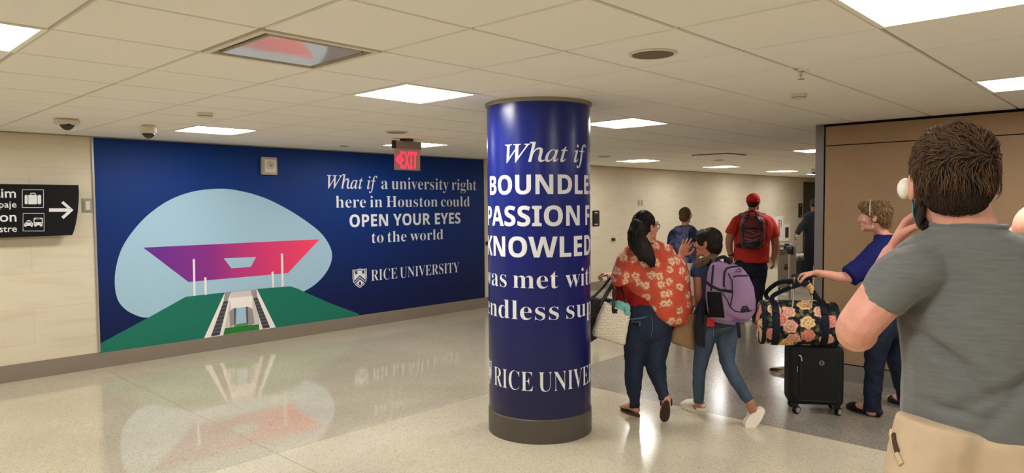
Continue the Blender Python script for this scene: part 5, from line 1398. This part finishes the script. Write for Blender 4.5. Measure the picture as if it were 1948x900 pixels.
# maroon backpack
G = Fig(9.56); mb = thing('backpack', G.p(1431, 474), 'maroon backpack with black trim worn by the man in the red t-shirt', 'backpack')
bm = NB(); sell(bm, G.p(1431, 442), RH, FH, Z, G.m(24), .13, G.m(33), .5, .6, 28, 18); tube(bm, [G.p(1430,466,-.1), G.p(1430,448,-.11), G.p(1430,440,-.09)], [(.05,G.m(18)),(.055,G.m(19)),(.03,G.m(16))], FH, 18, 3)
tube(bm, [G.p(1430,430,-.1), G.p(1430,416,-.085)], [(.03,G.m(14)),(.03,G.m(10))], FH, 14, 2)
mm = remesh(bm, .009, 2, folds(.008, (14, 14, 14), 6)); mt = bvh(mm)
m = mat('maroon_nylon', (96, 28, 36), .55, .4, var=.35, vscale=9, bump=.3, bscale=60); obj('bag_body', mm, m, mb, True)
def on2(name, L, half, mm_, lift=.004):
    bm = NB()
    for q in L: strip_on(bm, mt, q, half, lift, .006, step=2)
    obj(name, bm, mm_, mb, True)
on2('zipper', [[(1411,440),(1414,424),(1422,413),(1431,411),(1440,413),(1448,424),(1451,440)], [(1413,452),(1414,436),(1430,433),(1447,436),(1449,452)]], .012, M_BLACK)
on2('bottom_panel', [[(1412,469),(1450,469)], [(1413,464),(1449,464)]], .03, M_BLACK)
on2('bungee', [[(1416,446),(1430,450),(1446,444)], [(1416,454),(1432,457),(1446,452)], [(1420,438),(1436,444)], [(1419,460),(1440,458)]], .004, mat('bungee_grey', (150, 120, 118), .5), .006)
bm = NB(); tube(bm, [G.p(1424,411,.0), G.p(1424,404,.0), G.p(1431,401,0), G.p(1438,404,0), G.p(1438,411,0)], [.012]*5, FH, 8, 3); obj('grab_handle', bm, M_BLACK, mb, True)
bm = NB()
for k in (-1, 1): tube(bm, [G.p(1431+k*12,412,.0), G.p(1431+k*17,411,.1), G.p(1431+k*22,410,.22), G.p(1431+k*26,420,.42), G.p(1431+k*30,450,.36), G.p(1431+k*26,470,.1)], [(.01,.035)]*6, FH, 8, 3)
obj('shoulder_strap', bm, mat('strap_maroon', (86, 26, 32), .7), mb, True)

# ================================================================== man in dark clothes by the far door
F = Fig(13.5, 1535); base = F.p(1549, 545); base.z = 0
dk = person(F, base, 'man in a dark shirt and black trousers at the far door, pulling a grey suitcase')
torso = [(1549,402,0,8,8),(1549,406,0,16,12),(1549,414,0,22,13),(1549,440,0,20,13),(1548,462,0,18,12)]
hc = F.p(1549, 390); hf = (FH*.9-RH*.3).normalized()
arm_l = [(1533,420,0,5.5),(1524,432,.0,5.6),(1516,445,-.05,4.2)]; arm_r = [(1566,420,0,5.5),(1571,440,0,5.6),(1571,462,.05,4.2)]
legs = [[(1548+k*9,470,0,11),(1548+k*9,505,0,8.6),(1548+k*9,540,0,6.5)] for k in (-1, 1)]
bm = NB(); F.torso(bm, torso, .86, cap=.2); F.limb(bm, [(1548,460,0,17,12),(1548,474,0,17,12)], .86); F.limb(bm, arm_l, .9); F.limb(bm, arm_r, .9)
for l in legs: F.limb(bm, l, .76)
head_shapes(bm, hc, hf, s=1.0, neck_to=F.p(1549, 404))
hand_shapes(bm, F.p(1516, 445, -.05), (-RH*.5-Z*.8), (RH*.5-Z*.3), 1, (1,1,1,1), .05, thumb=1); hand_shapes(bm, F.p(1571, 463, .05), -Z, -RH, 1, (.4,.4,.4,.4), .05, thumb=1)
obj('body', remesh(bm, .007, 3), SK_DEEP, dk, True)
bm = NB(); F.torso(bm, torso, cap=.1); F.limb(bm, [(1537,413,0,7)]+arm_l, 1.25, cap=.1); F.limb(bm, [(1562,413,0,7)]+arm_r, 1.25, cap=.1); obj('shirt', remesh(bm, .012, 3, folds(.01)), mat('shirt_ink', (19, 23, 30), .85), dk, True)
bm = NB(); pants(F, bm, [(1548,456,0,18,13),(1548,474,0,18.5,13)], legs)
obj('trousers', remesh(bm, .012, 3, folds(.008)), J_BLACK, dk, True)
f_, r_, u_ = axes(hf); bm = NB(); sell(bm, hc+f_*-.018+u_*.036, f_, r_, u_, .092, .08, .085); obj('hair', bm, hairm('hair_black', (20, 16, 14)), dk, True)
for k in (-1, 1):
    h0 = base+RH*(k*.09)-FH*.08; bm = NB(); sole_prism(bm, h0, h0+FH*.28, .05, .03); tube(bm, [h0+FH*.05+Z*.06, h0+FH*.25+Z*.045], [.045,.034], Z, 12, 1); obj('shoe', bm, M_BLACK, dk, True)
# grey hard-shell suitcase
SD_ = 13.0; G = Fig(SD_); c = G.p(1497, 510); fl = onz(1497, 558); 
sc_ = thing('suitcase', (c.x, c.y, 0), 'tall grey hard-shell suitcase beside the man in dark clothes', 'suitcase')
ht = G.p(1497, 464).z; hw = G.m(17.5)
bm = NB(); sell(bm, Vector((c.x, c.y, (ht+.07)/2)), RH, FH, Z, hw, .15, (ht-.07)/2, .16, .22, 32, 20); sb2 = remesh(bm, .012, 2); st2 = bvh(sb2)
obj('shell', sb2, mat('shell_grey', (112, 102, 92), .45, .45), sc_, True)
bm = NB()
for y in (476, 480, 484):
    for q in ([(1483,y),(1494,y)], [(1502,y),(1511,y)]): strip_on(bm, st2, q, .008, .002, .004, step=3)
obj('groove', bm, mat('groove_dark', (50, 44, 40), .6), sc_, True)
bm = NB()
for y_ in (469, 508): strip_on(bm, st2, [(1492,y_),(1502,y_)], .05, .004, .006, step=2)
obj('handle_recess', bm, M_BLACK, sc_, True)
bm = NB(); strip_on(bm, st2, [(1484,473),(1490,473)], .02, .003, .004, step=3); obj('tag_plate', bm, M_OFFW, sc_, True)
bm = NB()
for x in (1510.5, 1515.5): tube(bm, [Vector((c.x, c.y, 0))+RH*G.m(x-1497)+Z*(ht-.02)+FH*.05, Vector((c.x, c.y, 0))+RH*G.m(x-1497)+Z*(G.p(1513,449).z)+FH*.05], [.008, .008], None, 8, 1)
a = Vector((c.x, c.y, 0))+FH*.05+Z*G.p(1513,449).z; tube(bm, [a+RH*G.m(12), a+RH*G.m(20)], [.014, .014], None, 8, 1)
obj('pull_handle', bm, M_CHROME, sc_, True)
for i in (-1, 1):
    for j in (-1, 1):
        bm = NB(); q = Vector((c.x, c.y, .032))+RH*(i*hw*.8)+FH*(j*.11); lathe(bm, q-RH*.012, [(.0, 0), (.028, 0), (.032, .004), (.032, .02), (.028, .024), (0, .024)], 18, axis=RH); lathe(bm, q+Z*.02, [(.02, 0), (.02, .05), (0, .05)], 12); obj('wheel', bm, M_BLACK, sc_, 40)
# low black case behind with a white bundle on it
G = Fig(13.9); c = G.p(1528, 530); bc = thing('suitcase', (c.x, c.y, 0), 'low black case at the feet of the man in dark clothes', 'suitcase')
z1 = G.p(1528, 492).z
bm = NB(); sell(bm, Vector((c.x, c.y, (z1+.04)/2)), RH, FH, Z, G.m(15), .18, (z1-.04)/2, .2, .25, 28, 16); obj('shell', bm, mat('case_black', (24, 24, 26), .6), bc, True)
bm = NB(); tube(bm, [Vector((c.x, c.y, z1))+RH*-.07, Vector((c.x, c.y, z1+.035))+RH*-.05, Vector((c.x, c.y, z1+.035))+RH*.05, Vector((c.x, c.y, z1))+RH*.07], [.012]*4, None, 8, 2); obj('handle', bm, M_BLACK, bc, True)
for i in (-1, 1):
    bm = NB(); q = Vector((c.x, c.y, .03))+RH*(i*.12); lathe(bm, q-RH*.012, [(0, 0), (.03, 0), (.03, .024), (0, .024)], 16, axis=RH); obj('wheel', bm, M_BLACK, bc, 40)
wb = thing('white_bundle', (c.x, c.y, z1+.01), 'crumpled white bundle lying on the low black case by the far door', 'bundle')
bm = NB()
for x, r in ((-.1, .05), (-.03, .06), (.05, .06), (.11, .045)): sell(bm, Vector((c.x, c.y, z1+.062))+RH*x-FH*.02, RH, FH, Z, .07, .1, r*.8)
obj('cloth', remesh(bm, .012, 2, folds(.015, (20, 20, 20), 3)), mat('bundle_white', (214, 208, 196), .8), wb, True)

# ================================================================== retractable belt stanchion
c = onz(1500, 709); stn = thing('stanchion_post', c, 'chrome queue post with a black head, base half hidden by the black suitcase', 'post')
D_ = (c-EYE).dot(fwd); zt = W(1497, 468, D_).z
bm = NB(); lathe(bm, Vector(), [(0, 0), (.178, 0), (.18, .006), (.178, .018), (.15, .026), (.05, .034), (.04, .04), (0, .04)], 48); obj('base', bm, M_CHROME, stn, 40, world=False)
bm = NB(); lathe(bm, Vector((0, 0, .036)), [(0, 0), (.0145, 0), (.0145, zt-.1), (0, zt-.1)], 24); obj('post', bm, mat('brushed_chrome', (190, 186, 178), .25, .5, metal=.9), stn, 40, world=False)
bm = NB(); lathe(bm, Vector((0, 0, zt-.075)), [(0, 0), (.03, 0), (.034, .006), (.034, .066), (.03, .075), (0, .077)], 24); obj('belt_head', bm, M_BLACK, stn, 40, world=False)

# ================================================================== woman in the navy blouse
F = Fig(5.5, 1670); base = onz(1664, 792)
nv = person(F, base, 'woman in a navy blouse, short brown hair and sunglasses on her head, in profile')
torso = [(1684,446,0,20,24),(1688,456,0,27,40),(1690,475,0,31,48),(1690,510,0,33,48),(1690,550,0,32,42),(1690,590,0,34,42),(1690,612,0,35,43)]
hips = [(1690,590,0,32,40),(1690,612,0,34,43),(1690,632,0,33,42)]
leg_n = [(1680,625,-.1,26,24),(1668,660,-.1,23,20),(1663,710,-.08,19,17),(1660,750,-.07,17.5,16),(1659,782,-.06,17.5,16)]
leg_f = [(1700,625,.1,26,24),(1702,665,.1,22,20),(1712,715,.12,18,17),(1722,755,.14,17,16),(1728,775,.16,17,16)]
hc = F.p(1664, 414, .0); hf = (-RH*.98+FH*.05).normalized()
arm_n = [(1680,476,-.16,15),(1654,505,-.19,13.5),(1630,524,-.2,12.5),(1600,527,-.18,10.5),(1572,522,-.16,8.5),(1553,519,-.16,7)]
arm_f = [(1692,478,.18,15),(1690,515,.2,12.5),(1684,555,.2,11),(1672,590,.16,8)]
bm = NB(); F.torso(bm, torso, .86, cap=.2); F.torso(bm, hips[:-1], .84, cap=.1); F.limb(bm, leg_n, .74); F.limb(bm, leg_f, .74); F.limb(bm, arm_n); F.limb(bm, arm_f)
P = head_shapes(bm, hc, hf, s=1.0, female=True, neck_to=F.p(1684, 458), neck_r=.05)
hand_shapes(bm, F.p(1551, 519, -.16), (-RH*.96-Z*.2+FH*.15), (-Z*.9-RH*.3), 1.12, (.75,.85,.9,.95), .05, thumb=1, tcurl=.7)
hand_shapes(bm, F.p(1672, 590, .16), (-Z-RH*.3), (-FH), 1, (.4,.4,.4,.4), .05, thumb=-1)
feet = [(onz(1673, 794), onz(1612, 777)), (onz(1738, 776), onz(1690, 764))]
for (h0, t0), lg in zip(feet, (leg_n, leg_f)):
    d = (t0-h0).normalized(); ak = F.p(lg[-1][0], lg[-1][1]-12, lg[-1][2])
    tube(bm, [ak, h0+d*.06+Z*.08], [.036, .036], FH, 12, 2)
    tube(bm, [h0+d*.03+Z*.045, h0+d*.1+Z*.055, h0+d*.2+Z*.03], [.03, .034, .03], Z, 12, 2)
obj('body', remesh(bm, .0045, 4), SK_FAIR, nv, True)
M_NVB = mat('navy_blouse', (13, 19, 80), .8, .2)
bm = NB(); F.torso(bm, torso, cap=.1); F.limb(bm, [(1688,466,-.12,25,22),(1665,488,-.17,26,23),(1641,509,-.19,24,21),(1615,526,-.2,23,19)], cap=.08)
F.limb(bm, [(1692,468,.14,20,20),(1692,500,.18,17,18),(1690,530,.2,16,16)], cap=.08)
obj('blouse', remesh(bm, .008, 4, folds(.009, (10, 10, 12), 8, .5)), M_NVB, nv, True)
bm = NB(); pants(F, bm, hips, [leg_n, leg_f], .05)
obj('jeans', remesh(bm, .008, 4, folds(.007, (12, 12, 14), 1, .5)), denim('denim_indigo', (28, 34, 52)), nv, True)
for h0, t0 in feet:
    d = (t0-h0).normalized(); bm = NB(); sole_prism(bm, h0-d*.01, t0+d*.01, .04, .02); 
    L = (t0-h0).length
    tube(bm, [h0+d*.0+Z*.04, h0+d*.05+Z*.034, h0+d*(L*.55)+Z*.026, h0+d*(L*.8)+Z*.04, h0+d*(L*.96)+Z*.03], [(.028,.03),(.02,.036),(.014,.038),(.03,.04),(.018,.03)], Z, 16, 3); obj('flat_shoe', remesh(bm, .006, 2), mat('shoe_black', (16, 15, 17), .55), nv, True)
HN = hairm('hair_lightbrown', (104, 78, 50), .45)
f_, r_, u_ = axes(hf)
bm = NB(); sell(bm, hc+f_*-.022+u_*.046, f_, r_, u_, .102, .086, .09, nu=22, nv=14); sell(bm, hc+f_*-.07+u_*-.008, f_, r_, u_, .05, .072, .075, nu=20, nv=12); sell(bm, hc+f_*.055+u_*.085, f_, r_, u_, .058, .062, .042); sell(bm, hc+f_*-.02+u_*.085, f_, r_, u_, .08, .07, .05)
cap = remesh(bm, .006, 3, folds(.007, (26, 26, 26), 3)); ct = bvh(cap); hr = obj('hair', cap, HN, nv, True)
bm = NB(); rnd = random.Random(21)
locks(bm, ct, hc+u_*.02, 620, lambda l, d: (f_*1.0+u_*.1+r_*noise.noise(l*30) if (l-hc).dot(f_) > .03 else (u_*-1.0-f_*.5+r_*.6*noise.noise(l*25))), lambda l, d: .05, .0032, keep=lambda l, d: not ((l-hc).dot(f_) > .03 and (l-hc).dot(u_) < .05) and (l-hc).dot(u_) > -.075, lift=.012, rnd=rnd)
obj('hair_locks', bm, hairm('hair_highlight', (132, 102, 66), .4), hr, True)
bm = NB()
pts = [hc+f_*(.035-.03*math.cos(a))+u_*(.04+.105*math.sin(a))+r_*(-.09*math.cos(a)*1.0) for a in [math.pi*k/14 for k in range(15)]]
pts = [hc+f_*(.03+.0*k)+u_*(.02+.125*math.sin(math.pi*k/14))-r_*(.1*math.cos(math.pi*k/14)) for k in range(15)]
tube(bm, pts, [.004]*15, f_, 8, 2); obj('sunglasses', bm, mat('tortoise', (176, 166, 150), .25, .5), nv, True)
for k in (-1,):
    bm = NB(); q = P(.002, k*.088, -.055); tube(bm, [q+f_*(.009*math.cos(a*.4))+u_*(.012*math.sin(a*.4)) for a in range(16)], [.0025]*16, r_, 8, 1); obj('earring', bm, mat('earring_silver', (226, 220, 206), .2, .5, metal=.9), nv, True)
bm = NB(); lathe(bm, F.p(1557, 524, -.12), [(.03, -.006), (.034, 0), (.03, .006)], 18, axis=RH); obj('bracelet', bm, mat('bracelet_gold', (190, 150, 80), .3, .5, metal=.8), nv, True)
eyes(P, hc, hf, 1.0, nv, hairm('brow_brown', (90, 62, 40)))

# ---------------- black cabin suitcase
e1 = Vector((.537, -.844, 0)); e2 = Vector((.844, .537, 0))
f0 = (onz(1520, 789)+onz(1586, 791))/2; sc0 = f0+e2*.12; 
cs = thing('suitcase', (sc0.x, sc0.y, 0), 'black cabin suitcase on spinner wheels with a floral duffel bag on top', 'suitcase')
zt = W(1545, 658, 5.5).z; zb = .075; hw = .205
bm = NB(); sell(bm, Vector((sc0.x, sc0.y, (zt+zb)/2)), e1, e2, Z, hw, .115, (zt-zb)/2, .14, .18, 40, 28); sb3 = remesh(bm, .007, 2, folds(.002)); st3 = bvh(sb3)
obj('case_body', sb3, mat('black_nylon', (15, 15, 17), .75, .3, bump=.15, bscale=900), cs, True)
bm = NB()
def cp_(a, z, l=.0): return Vector((sc0.x, sc0.y, 0))+e1*a+Z*z-e2*(.115+l)
tube(bm, [cp_(-.17,zt-.05), cp_(-.17,zb+.07), cp_(-.13,zb+.035), cp_(.13,zb+.035), cp_(.17,zb+.07), cp_(.17,zt-.05)], [(.004,.004)]*6, e2, 8, 1); obj('piping', bm, M_BLACK, cs, True)
bm = NB(); tube(bm, [cp_(-.12,zt-.06,.004), cp_(-.12,zb+.09,.004)], [(.003,.005)]*2, e2, 8, 1); obj('zipper', bm, mat('zip_black', (24, 24, 26), .4), cs, True)
bm = NB(); tube(bm, [cp_(-.135,zt-.07,.008), cp_(-.118,zt-.075,.008), cp_(-.112,zt-.11,.008)], [.006,.006,.008], e2, 8, 1); obj('zip_pull', bm, M_CHROME, cs, True)
bm = NB(); tube(bm, [cp_(-.145,zt-.16,.006), cp_(-.145,zt-.2,.006)], [.004, .004], e2, 8, 1); obj('zip_pull', bm, M_CHROME, cs, True)
bm = NB(); q = cp_(.035, zt-.125, .004)
tube(bm, [q+e1*(.017*math.cos(2*math.pi*k/24))+Z*(.017*math.sin(2*math.pi*k/24)) for k in range(25)], [.0025]*25, e2, 6, 1)
for k in (-1, 1): tube(bm, [q+e1*(k*.004)+Z*.005, q+e1*(k*.01)+Z*.005, q+e1*(k*.01)-Z*.005, q+e1*(k*.004)-Z*.005], [.0016]*4, e2, 6, 1)
obj('emblem', bm, mat('emblem_silver', (170, 168, 164), .3, .5, metal=.7), cs, True)
for i in (-1, 1):
    for j in (-1, 1):
        q = Vector((sc0.x, sc0.y, 0))+e1*(i*.155)+e2*(j*.095)
        bm = NB(); lathe(bm, q+Z*.055, [(0, 0), (.022, 0), (.028, .02), (.028, .035), (0, .035)], 16); wd_ = (e1*.55-e2*.83).normalized()
        for s in (-1, 1):
            lathe(bm, q+e1*.012+Z*.031+wd_*(s*.011-.007), [(0, 0), (.024, 0), (.031, .004), (.031, .011), (.024, .014), (0, .014)], 22, axis=wd_)
        wl_ = obj('wheel', bm, M_BLACK, cs, 40)
        bm = NB(); lathe(bm, q+e1*.012+Z*.031+wd_*.018, [(.012, 0), (.021, 0), (.021, .0015), (.012, .0015)], 20, axis=wd_); obj('hub', bm, mat('hub_silver', (188, 184, 176), .3, .5, metal=.6), wl_, 40)
bm = NB(); top = F.p(1530, 524, -.12)
hx = Vector((sc0.x, sc0.y, 0)); ca_, cb_ = -.135, -.005
offs = (top-hx); aa = offs.dot(e1); bb = offs.dot(e2)
for s in (-.07, .07): tube(bm, [hx+e1*(aa+s)+e2*(bb*.4+.05)+Z*(zt-.02), hx+e1*(aa+s)+e2*bb+Z*top.z], [.008, .008], None, 10, 1)
obj('pull_handle', bm, M_CHROME, cs, True)
bm = NB(); tube(bm, [hx+e1*(aa-.085)+e2*bb+Z*top.z, hx+e1*(aa+.085)+e2*bb+Z*top.z], [.013, .013], None, 10, 1); obj('grip', bm, M_BLACK, cs, True)

# ---------------- floral duffel bag on the suitcase
du = thing('duffel_bag', hx+Z*zt, 'floral duffel bag with dark navy straps resting on the black cabin suitcase', 'bag')
m = mat('rose_print', (20, 22, 34), .75, .25); nt = m.node_tree; p = nt.nodes['Principled BSDF']
tc = nd(nt, 'ShaderNodeTexCoord')
n0 = nd(nt, 'ShaderNodeTexNoise', Scale=26, Detail=2); nt.links.new(tc.outputs['Object'], n0.inputs['Vector'])
vm = nt.nodes.new('ShaderNodeVectorMath'); vm.operation = 'SCALE'; nt.links.new(n0.outputs['Color'], vm.inputs[0]); vm.inputs['Scale'].default_value = .03
va = nt.nodes.new('ShaderNodeVectorMath'); nt.links.new(tc.outputs['Object'], va.inputs[0]); nt.links.new(vm.outputs[0], va.inputs[1])
lx = nt.nodes.new('ShaderNodeSeparateXYZ'); nt.links.new(flat_uv(nt, va.outputs[0], e1, e2), lx.inputs[0]); lz = nt.nodes.new('ShaderNodeSeparateXYZ'); nt.links.new(va.outputs[0], lz.inputs[0])
ang = mathn(nt, 'MULTIPLY', mathn(nt, 'ARCTAN2', mathn(nt, 'SUBTRACT', lz.outputs['Z'], .175), mathn(nt, 'MULTIPLY', lx.outputs['Y'], -1.0)), .17)
uv_ = nt.nodes.new('ShaderNodeCombineXYZ'); nt.links.new(lx.outputs['X'], uv_.inputs[0]); nt.links.new(ang, uv_.inputs[1])
v = nd(nt, 'ShaderNodeTexVoronoi', Scale=8.0, Randomness=.72); v.voronoi_dimensions = '2D'; nt.links.new(uv_.outputs[0], v.inputs['Vector'])
s = nd(nt, 'ShaderNodeSeparateColor'); nt.links.new(v.outputs['Color'], s.inputs[0])
# petals: rings around each rose centre, broken up
pet = nd(nt, 'ShaderNodeTexVoronoi', Scale=40); nt.links.new(va.outputs[0], pet.inputs['Vector'])
ringv = mathn(nt, 'SINE', mathn(nt, 'ADD', mathn(nt, 'MULTIPLY', v.outputs['Distance'], 34), mathn(nt, 'MULTIPLY', pet.outputs['Distance'], 5)))
shade = nd(nt, 'ShaderNodeMapRange'); shade.inputs['From Min'].default_value = -1; shade.inputs['From Max'].default_value = 1; shade.inputs['To Min'].default_value = .55; shade.inputs['To Max'].default_value = 1.05
nt.links.new(ringv, shade.inputs['Value'])
kind = ramp(nt, [(0, (236, 176, 150)), (.28, (240, 204, 150)), (.52, (226, 140, 124)), (.74, (238, 190, 128)), (.92, (172, 56, 58))], 'CONSTANT'); nt.links.new(s.outputs[1], kind.inputs['Fac'])
hs = nt.nodes.new('ShaderNodeHueSaturation'); nt.links.new(kind.outputs['Color'], hs.inputs['Color']); nt.links.new(shade.outputs['Result'], hs.inputs['Value'])
rose = mathn(nt, 'MULTIPLY', mathn(nt, 'LESS_THAN', mathn(nt, 'ADD', v.outputs['Distance'], mathn(nt, 'MULTIPLY', pet.outputs['Distance'], .16)), .52), mathn(nt, 'GREATER_THAN', s.outputs[0], .1))
lf = nd(nt, 'ShaderNodeTexVoronoi', Scale=26); lf.voronoi_dimensions = '2D'; nt.links.new(uv_.outputs[0], lf.inputs['Vector']); ls = nd(nt, 'ShaderNodeSeparateColor'); nt.links.new(lf.outputs['Color'], ls.inputs[0])
leaf = mathn(nt, 'MULTIPLY', mathn(nt, 'GREATER_THAN', ls.outputs[0], .3), mathn(nt, 'LESS_THAN', lf.outputs['Distance'], .42))
lcol = ramp(nt, [(0, (52, 66, 44)), (.5, (92, 96, 58)), (.85, (170, 160, 110))], 'CONSTANT'); nt.links.new(ls.outputs[1], lcol.inputs['Fac'])
bg = mixc(nt, leaf, (18, 20, 32), lcol.outputs['Color'])
nt.links.new(mixc(nt, rose, bg, hs.outputs['Color']), p.inputs['Base Color'])
G = Fig(5.42); L0, L1 = -.30, .30
dz_ = zt+.165; dc = hx-e2*.01
off_x = (G.p(1524, 620)-dc).dot(e1)
A0, A1 = dc+e1*(off_x-.285)+Z*dz_, dc+e1*(off_x+.285)+Z*dz_
bm = NB()
tube(bm, [A0+(A1-A0)*t for t in (0, .06, .2, .5, .8, .94, 1)], [(.165,.15),(.178,.165),(.184,.172),(.186,.17),(.184,.172),(.178,.165),(.165,.15)], Z, 28, 2, cap=.1)
dm = remesh(bm, .008, 3, folds(.012, (9, 9, 9), 4, .4))
for vv in dm.verts:
    if vv.co.z < zt+.004: vv.co.z = zt+.004
dt = bvh(dm); obj('bag_body', dm, m, du, True)
M_NAVW = mat('navy_webbing', (20, 24, 38), .75, .25)
dirv = (A1-A0).normalized()
def band(a, name, half=.022):
    bm = NB(); pts = []
    for k in range(25):
        th = 2*math.pi*k/24; d = e2*math.cos(th)+Z*math.sin(th); o = A0+dirv*a
        loc, nor, i, t = dt.ray_cast(o+d*.5, -d)
        if loc is not None: q = loc+d*.004; q.z = max(q.z, zt+.002); pts.append(q)
    tube(bm, pts, [(half, .004)]*len(pts), dirv, 8, 1); obj(name, bm, M_NAVW, du, True)
band(.1, 'strap_band', .028); band(.46, 'strap_band', .028); band(.015, 'end_band', .018); band(.555, 'end_band', .018)
apx = F.p(1528, 537, -.13)
def loop(s_, out, shift):
    P_ = [A0+dirv*a+e2*(s_*.1)+Z*.155 for a in (.1, .46)]
    ap = apx+e2*(s_*.022)+Z*shift
    pts = [P_[0]-Z*.05+e2*(s_*.05), P_[0], P_[0]+Z*.07-dirv*(.02*out), P_[0]*.45+ap*.55-dirv*(.035*out)+Z*(.035*out), ap-dirv*.035, ap+dirv*.03, P_[1]*.5+ap*.5+dirv*.012, P_[1], P_[1]-Z*.05+e2*(s_*.05)]
    bm = NB(); tube(bm, pts, [(.005,.019)]*9, e2, 10, 4); obj('carry_handle', bm, M_NAVW, du, True)
    for k, (q0, q1) in enumerate(((pts[3]*.55+pts[4]*.45, pts[4]*.95+pts[3]*.05), (pts[5]*.95+pts[6]*.05, pts[5]*.3+pts[6]*.7))):
        bm = NB(); tube(bm, [q0, (q0+q1)/2+Z*.003, q1], [(.008,.023)]*3, e2, 10, 2); obj('handle_wrap', bm, m, du, True)
loop(-1, 1.0, -.012); loop(1, 1.9, .004)
